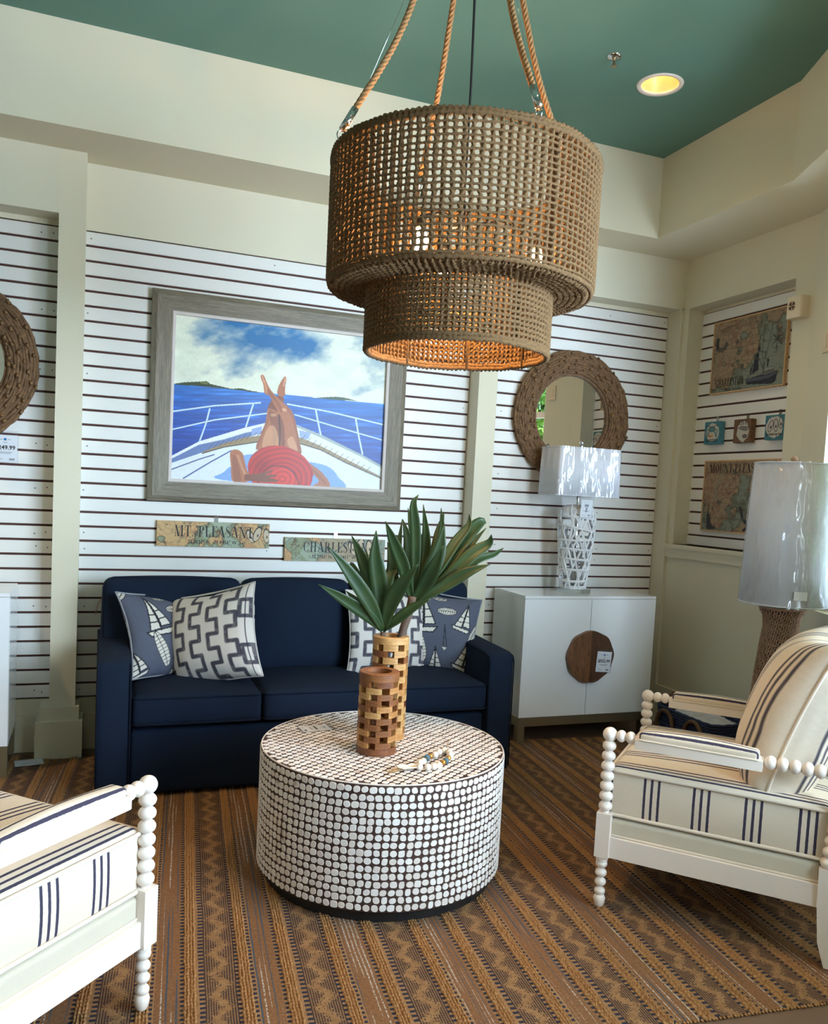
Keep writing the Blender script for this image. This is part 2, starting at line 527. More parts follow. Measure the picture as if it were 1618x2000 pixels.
so.add([(-5,-.43,ZS),(3.11,-.43,ZS),(3.11,.3,ZS),(-5,.3,ZS)],[(0,3,2,1)])
so.add([(3.11,.3,ZS),(3.11,-1.47,ZS),(4.6,-1.47,ZS),(4.6,.3,ZS)],[(0,3,2,1)])
so.add([(3.11,-1.47,ZS),(SE[2][0],SE[2][1],ZS),(4.6,SE[2][1],ZS),(4.6,-1.47,ZS)],[(0,3,2,1)])
so.add([(-5,-.43,ZS),(3.11,-.43,ZS),(3.11,-.43,ZT+.02),(-5,-.43,ZT+.02)],[(0,1,2,3)])
so.add([(3.11,-.43,ZS),(3.11,-1.47,ZS),(3.11,-1.47,ZT+.02),(3.11,-.43,ZT+.02)],[(0,1,2,3)])
so.add([(3.11,-1.47,ZS),(SE[2][0],SE[2][1],ZS),(SE[2][0],SE[2][1],ZT+.02),(3.11,-1.47,ZT+.02)],[(0,1,2,3)])
sof = struct('trim_1', so, M['soffit'], label='cream dropped soffit around the tray ceiling')

SL = .0762
ZTOP = .269+32*SL               # top of the slat panels
XC0, XC1 = -.209, -.084         # left column
XM0, XM1 = 2.119, 2.242         # middle column
XRE = 3.552                     # right end of the back slat panel
NH = 2.735                      # niche head height
# back wall: surface behind the panels, headers flush with the columns
w = MB()
w.box(-5, XRE+.3, .018, .12, -.01, ZS+.02)
w.box(-5, XRE+.3, .004, .02, ZTOP+.002, ZS+.02)                  # plaster above the panels
w.box(-5, XC0, YF, .01, NH, ZS+.01)                               # header over the left niche
w.box(XM1, XF+.02, YF, .01, NH, ZS+.01)                           # header over the right niche
w.box(XRE, XF+.3, YF, .03, -.01, NH+.01)
w.box(-5, XRE+.3, -.004, .02, -.01, .266)
wall_back = struct('wall_back', w, M['wall'], label='cream back wall with slatted display panels')
w = MB(); w.box(-5, XRE, -.016, -.003, -.012, .182)
struct('baseboard_back', w, M['trim'], label='cream baseboard under the slatted wall')
# columns
def column(x0, x1, name):
    cx = (x0+x1)/2-(.012 if x0 < 0 else 0)
    c = MB().box(x0, x1, YF, .01, .25, ZS+.01)
    o = struct(name, c, M['trim'], label='cream square column with a stepped base')
    b = MB(); b.box(cx-.094, cx+.094, YF-.026, -.0, .19, .258); obj('base_cap', b, M['trim'], o)
    b = MB(); b.box(cx-.112, cx+.112, YF-.05, -.0, -.012, .19); obj('base_block', b, M['trim'], o)
column(XC0, XC1, 'trim_2')
column(XM0, XM1, 'trim_3')
# slats, each one a piece of the wall
def slat_mesh(L):
    g = .012/2; h = SL/2-g
    b = MB(); e = .0015
    pr = [(-h,.012),(-h,e),(-h+e,0),(h-e,0),(h,e),(h,.012)]      # (z, y)
    for x in (0, L): b.v.extend([(x,y,z) for z,y in pr])
    n = len(pr)
    b.f = [(i,i+1,n+i+1,n+i) for i in range(n-1)]+[tuple(range(n-1,-1,-1)),tuple(range(n,2*n))]
    b.mi = [0]*len(b.f)
    return b.mesh('slat', M['slat'])
backing = MB()
for x0, x1 in ((-1.75, XC0+.004), (XC1-.004, XM0), (XM1, XRE)):
    me = slat_mesh(x1-x0-.003)
    for k in range(32):
        link('slat', me, wall_back, (x0, 0, ZTOP-SL*(k+.5)))
    backing.box(x0, x1, .0105, .0175, .269, ZTOP)
obj('slat_backing', backing, M['groove'], wall_back)
# screw heads on the panels
scr = MB()
for x in (-.29,-.24,XC1+.02,.9,1.55,XM0-.03,XM1+.1,3.1,XRE-.03):
    for k in (0,5,9,14,17,20,21,25,31):
        xx = x+random.uniform(-.012,.012); z = ZTOP-SL*(k+.5)+random.uniform(-.008,.008)
        scr.add([(xx+.0042*math.cos(a), -.0006, z+.0042*math.sin(a)) for a in np.linspace(0,2*PI,8,endpoint=False)],[tuple(range(8))])
scr_o = obj('screw_heads', scr, mat_plain('zinc screw', srgb(120,122,120), 0.4, metal=.6), wall_back); scr_o['kind'] = 'stuff'

# right wall with its niche
NY0, NY1, NZ0 = -.185, -1.068, 1.2
XS = 3.684
w = MB()
w.box(XF, XF+.3, NY0, .05, -.01, ZS+.01)
w.box(XF, XF+.3, BEND[1], NY1, -.01, ZS+.01)
w.box(XF, XF+.3, NY1, NY0, NH, ZS+.01)
w.box(XF, XF+.3, NY1, NY0, -.01, NZ0)
w.box(XS+.016, XF+.3, NY1, NY0, NZ0, NH)
wall_right = struct('wall_right', w, M['wall'], label='cream right wall with a slatted niche')
Z0R = 2.7139
# pieces of the niche run along Y
def slat_mesh_y(L, h0):
    g = .0105/2
    b = MB(); e = .0015; h = h0
    pr = [(-h,.012),(-h,e),(-h+e,0),(h-e,0),(h,e),(h,.012)]
    for y in (0, -L): b.v.extend([(d,y,z) for z,d in pr])
    n = len(pr)
    b.f = [(i,i+1,n+i+1,n+i)[::-1] for i in range(n-1)]+[tuple(range(n)),tuple(range(2*n-1,n-1,-1))]
    b.mi = [0]*len(b.f)
    return b.mesh('slat', M['slat'])
me = slat_mesh_y(NY0-NY1, SL/2-.006)
for k in range(19):
    link('slat', me, wall_right, (XS, NY0, Z0R-SL*(k+.5)))
zlow = Z0R-SL*19-.005
me = slat_mesh_y(NY0-NY1, (zlow-NZ0-.004)/2)
link('slat', me, wall_right, (XS, NY0, (zlow+NZ0+.004)/2))
b = MB().box(XS+.0105, XS+.0165, NY1, NY0, NZ0, Z0R); obj('slat_backing', b, M['groove'], wall_right)
# window-stool style ledge under the niche
b = MB().box(XF-.035, XS, NY1-.10, NY0+.085, NZ0-.026, NZ0); 
sill = struct('trim_4', b, M['trim'], label='cream ledge below the slatted niche')
b = MB().box(XF-.018, XF, NY1-.08, NY0+.065, NZ0-.085, NZ0-.026); obj('apron', b, M['trim'], sill)
b = MB().box(XF-.014, XF, BEND[1], YF, -.012, .245)
struct('baseboard_right', b, M['trim'], label='cream baseboard of the right wall')

# bay wall with windows (continues beyond the frame)
w = MB()
def baybox(mb, t0, t1, z0, z1, o0=0.0, o1=.16):
    p = [bay(t0,o0), bay(t1,o0), bay(t1,o1), bay(t0,o1)]
    return mb.prism(p[::-1], z0, z1)
tprev = -.02
for a, b_ in BAY_WIN:
    baybox(w, tprev, a, -.01, ZS+.01); tprev = b_
    baybox(w, a, b_, -.01, WZ0); baybox(w, a, b_, WZ1, ZS+.01)
baybox(w, tprev, 5.6, -.01, ZS+.01)
struct('wall_bay', w, M['wall'], label='cream bay wall with windows')
nwin = 0
def window_frame(t0, t1, z0, z1):
    global nwin
    nwin += 1
    fr = MB()
    for a, b_, c, d in ((t0,t0+.05,z0,z1),(t1-.05,t1,z0,z1),(t0,t1,z0,z0+.05),(t0,t1,z1-.05,z1),(t0,t1,2.14,2.19),((t0+t1)/2-.02,(t0+t1)/2+.02,z0,z1)):
        baybox(fr, a, b_, c, d, .06, .11)
    o = struct('window_%d' % nwin, fr, M['white'], label='white framed bay window')
    for a, b_ in ((t0,(t0+t1)/2),((t0+t1)/2,t1)):
        p0, p1 = bay(a+.03,.085), bay(b_-.03,.085)
        g = MB().quad((p0[0],p0[1],z0+.04),(p1[0],p1[1],z0+.04),(p1[0],p1[1],z1-.04),(p0[0],p0[1],z1-.04))
        obj('pane', g, M['glass'], o)
for a, b_ in BAY_WIN: window_frame(a, b_, WZ0, WZ1)
# front wall behind the camera, with shop windows
w = MB(); xp = -5
for a, b_ in FRONT_WIN:
    w.box(xp, a, FRONT_Y-.15, FRONT_Y, -.01, ZT+.05); xp = b_
    w.box(a, b_, FRONT_Y-.15, FRONT_Y, -.01, WZ0); w.box(a, b_, FRONT_Y-.15, FRONT_Y, WZ1, ZT+.05)
w.box(xp, 2.2, FRONT_Y-.15, FRONT_Y, -.01, ZT+.05)
struct('wall_front', w, M['wall'], label='cream front wall behind the viewer')
for a, b_ in FRONT_WIN:
    nwin += 1
    fr = MB()
    for x0, x1, c, d in ((a,a+.05,WZ0,WZ1),(b_-.05,b_,WZ0,WZ1),(a,b_,WZ0,WZ0+.05),(a,b_,WZ1-.05,WZ1)):
        fr.box(x0, x1, FRONT_Y-.11, FRONT_Y-.06, c, d)
    o = struct('window_%d' % nwin, fr, M['white'], label='white framed shop window')
    g = MB().quad((a+.03,FRONT_Y-.085,WZ0+.03),(b_-.03,FRONT_Y-.085,WZ0+.03),(b_-.03,FRONT_Y-.085,2.71),(a+.03,FRONT_Y-.085,2.71))
    obj('pane', g, M['glass'], o)
w = MB().box(-5.1, -5, FRONT_Y-.2, .3, -.01, ZT+.05)
struct('wall_left', w, M['wall'], label='cream left wall of the shop')
# ---------------------------------------------------------------- sofa
def mat_fabric(name, c, var=0.12, weave=900, bmp=0.35, rough=0.9, sheen=0.15):
    mt, nt, b = new_mat(name)
    v = coords(nt)
    n = noise(nt, v, 14, 4); n2 = noise(nt, v, weave, 2)
    col = mixc(nt, n, sc(c, 1-var), sc(c, 1+var))
    col = mixc(nt, math_(nt, 'MULTIPLY', n2, 0.35), col, sc(c, 0.55))
    nt.links.new(col, b.inputs['Base Color']); b.inputs['Roughness'].default_value = rough
    b.inputs['Specular IOR Level'].default_value = 0.2
    b.inputs['Sheen Weight'].default_value = sheen; b.inputs['Sheen Roughness'].default_value = 0.5
    wr = noise(nt, v, 11, 3)
    h = math_(nt, 'ADD', math_(nt, 'MULTIPLY', n2, 0.25), wr)
    bump(nt, b, h, bmp, 0.004)
    return mt
M['navy'] = mat_fabric('navy woven upholstery', srgb(19,32,52), sheen=0.0)
M['navypipe'] = mat_fabric('navy piping', srgb(13,24,42), sheen=0.0)
def place(mb, c): return MB().ext(mb, Matrix.Translation(c))
SX0, SX1, SY0, SY1 = .016, 2.075, -.865, -.07
sofa = thing('sofa', 'navy blue three-seat sofa with loose back cushions below the framed painting', 'sofa', ((SX0+SX1)/2, (SY0+SY1)/2, 0))
AW = .146
# plinth / front rail
b = rbox(((SX1-SX0)/2-AW, (SY1-SY0)/2-.012, .15), .02); obj('front_rail', place(b, ((SX0+SX1)/2, (SY0+SY1)/2+.02, .162)), M['navy'], sofa, True, True)
b = rbox(((SX1-SX0)/2-.02, .07, .37), .03); obj('back_frame', place(b, ((SX0+SX1)/2, SY1-.075, .41)), M['navy'], sofa, True, True)
# arms: flat fronts, tops rising slightly toward the back
for s in (0, 1):
    x0 = SX0 if s == 0 else SX1-AW
    prof = [(SY0,.012),(SY0,.60),(SY0+.02,.628),(SY0+.06,.638),(SY1-.05,.662),(SY1-.01,.65),(SY1,.62),(SY1,.012)]
    a = MB(); n = len(prof); rr = .022
    for x, ins in ((x0,rr),(x0+rr*.3,rr*.3),(x0+rr,0),(x0+AW-rr,0),(x0+AW-rr*.3,rr*.3),(x0+AW,rr)):
        cy, cz = (SY0+SY1)/2, .33
        a.v.extend([(x, y+(ins if y<cy else -ins)*.8, z-(ins*1.0 if z>cz else 0)) for y,z in prof])
    for i in range(5): a.f.extend([(i*n+k,(i+1)*n+k,(i+1)*n+(k+1)%n,i*n+(k+1)%n) for k in range(n)])
    a.f.append(tuple(range(n))); a.f.append(tuple(5*n+k for k in range(n-1,-1,-1))); a.mi = [0]*len(a.f)
    arm = obj('arm', a, M['navy'], sofa, False, True)
    smooth_by_angle(arm.data, 35)
    for xx in (x0+.004, x0+AW-.004):
        t = MB().tube([(xx,SY0-.001,.03),(xx,SY0-.001,.585),(xx,SY0+.012,.613),(xx,SY0+.06,.626),(xx,SY1-.05,.65)], .0045, 6)
        obj('piping', t, M['navypipe'], arm, True, True)
for fx in (SX0+.06, SX1-.06):
    for fy in (SY0+.06, SY1-.06):
        obj('foot', MB().box(fx-.03, fx+.03, fy-.03, fy+.03, 0, .03), M['dark'], sofa, False, True)
cw = (SX1-SX0-2*AW)/3
for i in range(3):
    cx = SX0+AW+cw*(i+.5)
    h = (cw/2-.003, .33, .072)
    yc = SY0+h[1]-.005
    c = rbox(h, .03, 6, (.004,.008,.022)); cu = obj('seat_cushion', place(c, (cx, yc, .405)), M['navy'], sofa, True, True)
    for zz in (.060, -.060):
        pts = [(cx+x, yc+y, .405+zz) for x, y in densify(rrect(h[0]-.003, h[1]+.002, .03, 5), .05)]
        obj('piping', MB().tube(pts, .0045, 6, True), M['navypipe'], cu, True, True)
    # back cushion, leaning back
    bx = ((.036,.722),(.728,1.318),(1.324,2.035))[i]; hb = ((bx[1]-bx[0])/2, .085, .245)
    c = rbox(hb, .05, 6, (.006,.05,.012))
    xs = (bx[0]+bx[1])/2
    R = Matrix.Translation((xs, SY1-.21, .70)) @ Matrix.Rotation(math.radians(-9), 4, 'X')
    bc = obj('back_cushion', MB().ext(c, R), M['navy'], sofa, True, True)
    pts = [tuple(R @ Vector((x, -.062, z))) for x, z in densify(rrect(hb[0]-.006, hb[2]-.004, .06, 6), .05)]
    obj('piping', MB().tube(pts, .0045, 6, True), M['navypipe'], bc, True, True)
t = MB().tube(spline([(SX0+.035,SY1-.16,.86),(SX0-.0,SY1-.14,.80),(SX0-.012,SY1-.13,.745)], 8), .0025, 5)
obj('tag_string', t, mat_plain('jute string', srgb(150,110,90), .8), sofa, True, True)

# ---------------------------------------------------------------- scatter cushions
M['print'] = mat_paint('printed cotton', .85, .25)
def pillow_mesh(w, t, art, n=150, slump=0.0, seed=0, exp=2.6):
    u = np.sin(np.linspace(-1,1,n)*PI/2)*.35+np.linspace(-1,1,n)*.65
    U, V = np.meshgrid(u, u)
    prof = (np.clip(1-np.abs(U)**exp,0,1)*np.clip(1-np.abs(V)**exp,0,1))**.52
    # concave edges, pointed corners
    ex = 1-.055*(1-np.abs(V)**2.2)*np.abs(U)**2; ez = 1-.055*(1-np.abs(U)**2.2)*np.abs(V)**2
    X = U*ex*w/2; Z = V*ez*w/2
    wr = (fbm(U*2.2+9, V*2.2+9, 3, seed)-.5)*.030*np.clip(1.2-prof,0.2,1)*prof**.4
    mb = MB(); cols = []
    for sgn in (-1, 1):
        Y = sgn*(t/2*prof)+wr+slump*V*V
        P = np.stack([X, Y, Z], -1); P[...,2] -= .02*(1-np.abs(U))*(V > .2)*(V-.2)
        mb.grid(P, 0, flip=(sgn > 0)); cols.append(art(U if sgn < 0 else -U, V).reshape(-1,3))
    mb.col = np.concatenate(cols)
    edge = []
    for k in range(0, n, 5): edge.append((X[0,k], Z[0,k], U[0,k], V[0,k]))
    for k in range(0, n, 5): edge.append((X[k,-1], Z[k,-1], 0, V[k,-1]))
    for k in range(n-1, -1, -5): edge.append((X[-1,k], Z[-1,k], 0, 1))
    for k in range(n-1, -1, -5): edge.append((X[k,0], Z[k,0], 0, V[k,0]))
    return mb, edge
WHT, NVY = srgb(226,220,214), srgb(40,38,62)
def art_key(U, V):
    U = -U
    A = Art(U, V, WHT)
    sh = fbm(U*14+3, V*14+3, 2, 5)
    for k in range(0, 5):
        x = -.62+.40*k; pts = []; z = 1.25-.10*k
        s = 1
        while z > -1.4:
            pts.append((x+.105*s, z)); z -= .30
            pts.append((x+.105*s, z)); s = -s; pts.append((x+.105*s, z))
        A.line(pts, .088, NVY, .93)
    for cz in (.42, -.55):
        A.poly([(-1.02,cz-.22),(-.80,cz-.22),(-.80,cz+.22),(-1.02,cz+.22)], WHT)
        A.line([(-1.0,cz-.17),(-.80,cz-.17),(-.80,cz+.19),(-1.0,cz+.19),(-1.0,cz-.17)], .085, NVY, .93)
    A.line([(-.90,1.2),(-.90,-1.2)], .02, NVY, .9)
    A.mask(np.clip((sh-.62)*6,0,.5), WHT, .22)
    return A.c
SLT, INK = srgb(84,90,108), srgb(28,28,40)
def art_boat(U, V):
    A = Art(U, V, SLT)
    A.c *= (0.94+.12*fbm(U*40, V*40, 2, 3))[...,None]
    W = srgb(224,220,210)
    def sail(cx, cz, k, rot=0.0):
        c, s = math.cos(rot), math.sin(rot)
        T = lambda pts: [(cx+k*(x*c-z*s), cz+k*(x*s+z*c)) for x, z in pts]
        A.poly(T([(-.25,-.42),(.02,.62),(.06,-.40)]), W); A.poly(T([(.05,.58),(.10,-.36),(.42,-.34)]), W)
        A.poly(T([(-.36,-.46),(.48,-.42),(.36,-.58),(-.26,-.58)]), W)
        for l in ([(-.25,-.42),(.02,.62),(.06,-.40)],[(.05,.58),(.10,-.36),(.42,-.34),(.05,.58)],[(-.36,-.46),(.48,-.42),(.36,-.58),(-.26,-.58),(-.36,-.46)],[(-.12,-.0),(.05,.0)],[(-.2,-.22),(.06,-.22)],[(.03,.66),(.07,-.46)],[(.1,.1),(.2,.12)],[(.1,-.15),(.32,-.12)]):
            A.line(T(l), .03*k+.006, INK)
    def hull(cx, cz, L, wd, rot):
        A.ell(cx, cz, L, wd, W, 1, rot); 
        c, s = math.cos(rot), math.sin(rot)
        for i in np.linspace(-.75,.75,9):
            h = wd*math.sqrt(1-i*i)*.9; x, z = cx+L*i*c, cz+L*i*s
            A.line([(x+h*s, z-h*c),(x-h*s, z+h*c)], .014, INK, .9)
        A.line([(cx-L*c,cz-L*s),(cx+L*c,cz+L*s)], .016, INK)
        th = np.linspace(0,2*PI,30)
        A.line([(cx+L*math.cos(a)*c-wd*math.sin(a)*s, cz+L*math.cos(a)*s+wd*math.sin(a)*c) for a in th], .016, INK)
    sail(-.46,.34,.85,.12); sail(.60,.40,.62,-.18); sail(.05,-.78,.50,.1); sail(.80,-.50,.70,-.2); sail(-.95,-.72,.5,.3)
    hull(.16,.50,.24,.11,.05); hull(-.36,-.46,.42,.13,-1.15); hull(-.05,.86,.2,.06,.1); hull(.95,.05,.3,.08,1.2); hull(-.95,.9,.25,.07,.8)
    A.poly([(.22,.12),(.30,-.44),(.18,-.44)], SLT); A.line([(.16,.12),(.30,-.40),(.22,-.46),(.16,.12)], .02, INK); A.poly([(.19,-.42),(.31,-.42),(.25,-.50)], W)
    return A.c
def pillow(name, label, w, t, art, loc, rot, pipe, seed, slump=.03):
    mb, edge = pillow_mesh(w, t, art, 150, slump, seed)
    o = thing(name, label, 'cushion', loc, 0, 'scatter cushions on the sofa'); o.rotation_euler = rot
    obj('cover', mb, M['print'], o, True)
    if pipe is not None:
        pts = [(x, slump*v*v, z) for x, z, _, v in edge]
        obj('piping', MB().tube(pts, .0045, 6, True), pipe, o, True)
    return o
R_ = math.radians
M['slatepipe'] = mat_fabric('slate piping with white flecks', srgb(150,152,160))
M['whitepipe'] = mat_fabric('white seam', srgb(214,208,204))
M['boat_l'] = None
pillow('throw_pillow', 'slate blue sailboat-print pillow leaning on the left sofa arm', .44, .15, art_boat, (.330,-.440,.690), (R_(-26), R_(5), R_(34)), M['slatepipe'], 11)
pillow('throw_pillow', 'white pillow with navy stepped lines beside the left sailboat pillow', .47, .21, art_key, (.548,-.575,.695), (R_(-16), R_(-15), R_(-34)), M['whitepipe'], 23)
pillow('throw_pillow', 'white pillow with navy stepped lines, partly hidden behind the plant', .46, .15, art_key, (1.50,-.46,.680), (R_(-14), R_(2), R_(4)), M['whitepipe'], 31)
pillow('throw_pillow', 'slate blue sailboat-print pillow leaning on the right sofa arm', .45, .15, art_boat, (1.80,-.44,.685), (R_(-18), R_(8), R_(-22)), M['slatepipe'], 43)
# ---------------------------------------------------------------- drum coffee table with shell tiles
TX, TY, TR, TZ = 1.052, -1.742, .468, .479
M['core'] = mat_plain('dark brown grout', srgb(62,40,32), .75, .3, 30, .3, 200)
def mat_tile():
    mt, nt, b = new_mat('whitewashed coconut shell tile')
    oi = nt.nodes.new('ShaderNodeObjectInfo')
    geo = nt.nodes.new('ShaderNodeNewGeometry')
    v = coords(nt)
    n = noise(nt, v, 22, 3); n2 = noise(nt, coords(nt,'Object',(1,1,6)), 160, 3, .6)
    c = mixc(nt, math_(nt,'FRACT', math_(nt,'ADD', geo.outputs['Random Per Island'], oi.outputs['Random'])), srgb(226,214,206), srgb(242,236,232))
    w = ramp(nt, math_(nt,'ADD', math_(nt,'MULTIPLY', n, .6), math_(nt,'MULTIPLY', n2, .4)), [(.33,(1,1,1,1)),(.40,(0,0,0,1))])
    c = mixc(nt, w, c, srgb(132,98,78))
    nt.links.new(c, b.inputs['Base Color']); b.inputs['Roughness'].default_value = .42
    bump(nt, b, n2, .25, .002)
    return mt
M['tile'] = mat_tile()
tbl = thing('coffee_table', 'round drum coffee table covered in white shell tiles with a black plinth', 'coffee table', (TX, TY, 0))
prof = [(1e-4,.04),(TR-.006,.04),(TR-.003,.043),(TR-.003,TZ-.004),(TR-.006,TZ-.002),(1e-4,TZ-.002)]
obj('drum', MB().lathe(prof, 96), M['core'], tbl, False)
obj('plinth', MB().lathe([(1e-4,0),(TR*.945,0),(TR*.945,.041),(1e-4,.041)], 72), M['dark'], tbl, False)
TILE = .0278
def tile_poly(seed):
    r = random.Random(seed); e = r.choice((2.1,2.4,2.8,3.4,6.0)); n = 14
    wx, wz = r.uniform(.74,.96), r.uniform(.70,.88)
    pts = []
    ph = r.uniform(-.06,.06)
    for i in range(n):
        a = 2*PI*(i+.5)/n
        c, s = math.cos(a), math.sin(a)
        k = (abs(c)**e+abs(s)**e)**(-1/e)*r.uniform(.95,1.02)
        pts.append((c*k*TILE/2*wx+ph*TILE*s, s*k*TILE/2*wz))
    return pts
def tile_mb(seed, th=.0022):
    p = tile_poly(seed); n = len(p); mb = MB()
    v = [(x,0,z) for x,z in p]+[(x*.94,-th,z*.94) for x,z in p]+[(0,-th*1.05,0)]
    f = [(i,(i+1)%n,n+(i+1)%n,n+i) for i in range(n)]+[(n+i,n+(i+1)%n,2*n) for i in range(n)]
    return mb.add(v, f)
VAR = [tile_mb(100+i) for i in range(16)]
VARM = [v.mesh('shell_tile', M['tile'], False) for v in VAR]
rows = 16
rest_side = MB(); rest_top = MB()
camang = math.atan2(CAM_P[1]-TY, CAM_P[0]-TX)
cells = []
circ = 2*PI*TR; ncol = int(circ/TILE)
for r in range(rows):
    z = .043+TILE/2+(TZ-.05)/rows*r*1.0
    ofs = random.uniform(-.15,.15)
    for c in range(ncol):
        a = 2*PI*(c+ofs)/ncol+random.uniform(-.002,.002)
        d = abs((a-camang+PI) % (2*PI)-PI)
        cells.append((d+abs(z-.26)*.9, a, z+random.uniform(-.0012,.0012), random.randrange(16), random.uniform(-.12,.12)))
cells.sort()
for i, (_, a, z, k, tw) in enumerate(cells):
    loc = ((TR-.003)*math.cos(a), (TR-.003)*math.sin(a), z)
    if i < 300:
        o = link('shell_tile', VARM[k], tbl, loc, (0, tw, a+PI/2))
    else:
        Mx = Matrix.Translation(loc) @ Matrix.Rotation(a+PI/2, 4, 'Z') @ Matrix.Rotation(tw, 4, 'Y')
        rest_side.ext(VAR[k], Mx)
rot0 = R_(38)
nn = int(TR/TILE)+1
for i in range(-nn, nn+1):
    for j in range(-nn, nn+1):
        x, y = i*TILE, j*TILE*.98
        if math.hypot(x, y) > TR-.013: continue
        xx = x*math.cos(rot0)-y*math.sin(rot0); yy = x*math.sin(rot0)+y*math.cos(rot0)
        k = random.randrange(16)
        Mx = Matrix.Translation((xx+random.uniform(-.001,.001), yy, TZ-.002)) @ Matrix.Rotation(rot0+random.uniform(-.12,.12), 4, 'Z') @ Matrix.Rotation(-PI/2, 4, 'X') @ Matrix.Diagonal((1,.55,1,1))
        rest_top.ext(VAR[k], Mx)
o = obj('side_tiles', rest_side, M['tile'], tbl); o['kind'] = 'stuff'
o = obj('top_tiles', rest_top, M['tile'], tbl); o['kind'] = 'stuff'
pts = [((TR-.006)*math.cos(a),(TR-.006)*math.sin(a),TZ-.002) for a in np.linspace(0,2*PI,120,endpoint=False)]
obj('rim', MB().tube(pts, .003, 6, True), M['tile'], tbl, True)
TOPZ = TZ+.0004

# ---------------------------------------------------------------- slatted wooden vases
WOODS = [mat_wood('teak block %d' % i, a, b, (3,3,14), 7, .5, .2) for i, (a, b) in enumerate((
    (srgb(150,98,52),srgb(196,142,82)), (srgb(104,60,30),srgb(148,92,50)), (srgb(160,116,68),srgb(206,162,104)), (srgb(88,46,24),srgb(134,78,42))))]
def block_mb(r0, r1, a0, a1, z0, z1, n=5):
    b = MB(); e = .0012
    A = np.linspace(a0, a1, n+1)
    for z, rr in ((z0,r1-e),(z0+e,r1),(z1-e,r1),(z1,r1-e),(z1,r0),(z0,r0)):
        b.v.extend([(rr*math.cos(a), rr*math.sin(a), z) for a in A])
    m_ = n+1
    for i in range(6):
        j = (i+1) % 6
        b.f.extend([(i*m_+k, i*m_+k+1, j*m_+k+1, j*m_+k) for k in range(n)])
    b.f.append(tuple(i*m_ for i in range(5,-1,-1))); b.f.append(tuple(i*m_+n for i in range(6)))
    b.mi = [0]*len(b.f)
    return b
def vase(label, x, y, R, H, rows, a_off, dark):
    o = thing('wooden_vase', label, 'vase', (x, y, TOPZ), 0, 'wooden block vases on the coffee table')
    hb = .026; ht = .030 if dark else .026
    r0 = R*.62
    wb = WOODS[3] if dark else WOODS[0]; wt = WOODS[1] if dark else WOODS[2]
    obj('base_ring', MB().lathe([(1e-4,0),(R,0),(R,hb),(1e-4,hb)], 48), wb, o)
    obj('top_ring', MB().lathe([(r0,H-ht),(R,H-ht),(R,H-.002),(R-.002,H),(r0,H),(r0,H-ht)], 48), wt, o)
    rh = (H-hb-ht)/rows; N = 5
    step = 2*PI/N; gap = step*.33
    meshes = {}
    for r in range(rows):
        ao = a_off+(r % 2)*step*.5
        for k in range(N):
            a0 = ao+k*step+gap/2
            wi = random.choices((0,1,2,3), (4,5,1,4) if dark else (3,1,5,.3))[0]
            if dark and r in (2,3,5,7,8,9): wi = random.choice((0,2,1))
            if wi not in meshes: meshes[wi] = block_mb(r0, R, 0, step-gap, 0, rh*.985).mesh('wood_block', WOODS[wi])
            link('wood_block', meshes[wi], o, (0,0,hb+r*rh), (0,0,a0))
    return o
VS = (.9919,-1.8332); VT = (1.0892,-1.6697)
vase('shorter dark-brown wooden block vase, empty, in front on the coffee table', VS[0], VS[1], .0744, .303, 11, R_(20), True)
vase('taller light-wood block vase holding the green leafy plant', VT[0], VT[1], .071, .404, 14, R_(35), False)
# ---------------------------------------------------------------- spool armchairs
LIN, STR = srgb(228,214,196), srgb(62,58,76)
def mat_stripe(name, axis, per, off, lines, lw=.0044, base=LIN):
    """linen with woven stripes across one object axis"""
    mt, nt, b = new_mat(name)
    v = coords(nt)
    sep = nt.nodes.new('ShaderNodeSeparateXYZ'); nt.links.new(v, sep.inputs[0])
    wob = math_(nt, 'MULTIPLY', math_(nt, 'SUBTRACT', noise(nt, v, 90, 2), .5), .0016)
    c = math_(nt, 'ADD', math_(nt, 'ADD', sep.outputs[axis], off), wob)
    if per: c = math_(nt, 'WRAP', c, per/2, -per/2)
    d = None
    for l in lines:
        e = math_(nt, 'ABSOLUTE', math_(nt, 'SUBTRACT', c, l))
        d = e if d is None else math_(nt, 'MINIMUM', d, e)
    msk = math_(nt, 'LESS_THAN', d, lw)
    n1 = noise(nt, coords(nt, 'Object', (1,1,14)), 60, 3); n2 = noise(nt, v, 700, 2)
    bc = mixc(nt, n1, sc(base,.93), sc(base,1.07)); bc = mixc(nt, math_(nt,'MULTIPLY',n2,.25), bc, sc(base,.75))
    sc_ = mixc(nt, n2, sc(STR,.7), sc(STR,1.5))
    nt.links.new(mixc(nt, msk, bc, sc_), b.inputs['Base Color'])
    b.inputs['Roughness'].default_value = .9; b.inputs['Specular IOR Level'].default_value = .2
    bump(nt, b, math_(nt,'ADD', math_(nt,'MULTIPLY',n2,.3), noise(nt, v, 12, 2)), .2, .003)
    return mt
M['st_x'] = mat_stripe('striped linen, lengthwise', 0, .15, 0.0, (-.024,0,.024))
M['st_y'] = mat_stripe('striped linen, boxing', 1, .165, .042, (-.024,0,.024))
M['st_arm'] = mat_stripe('striped linen, arm pad', 0, 0, 0, (-.023,.006,.023,.33), .0036)
M['linen'] = mat_fabric('plain linen', srgb(216,206,188), .05, 700, .2, .9, 0)
M['linenpipe'] = mat_fabric('linen piping', srgb(234,220,204), .04, 700, .2, .9, 0)
def bead(mb, c, r, ax=2, k=.80):
    s = [1,1,1]; s[ax] = k
    mb.ball(c, r, 16, 10, s)
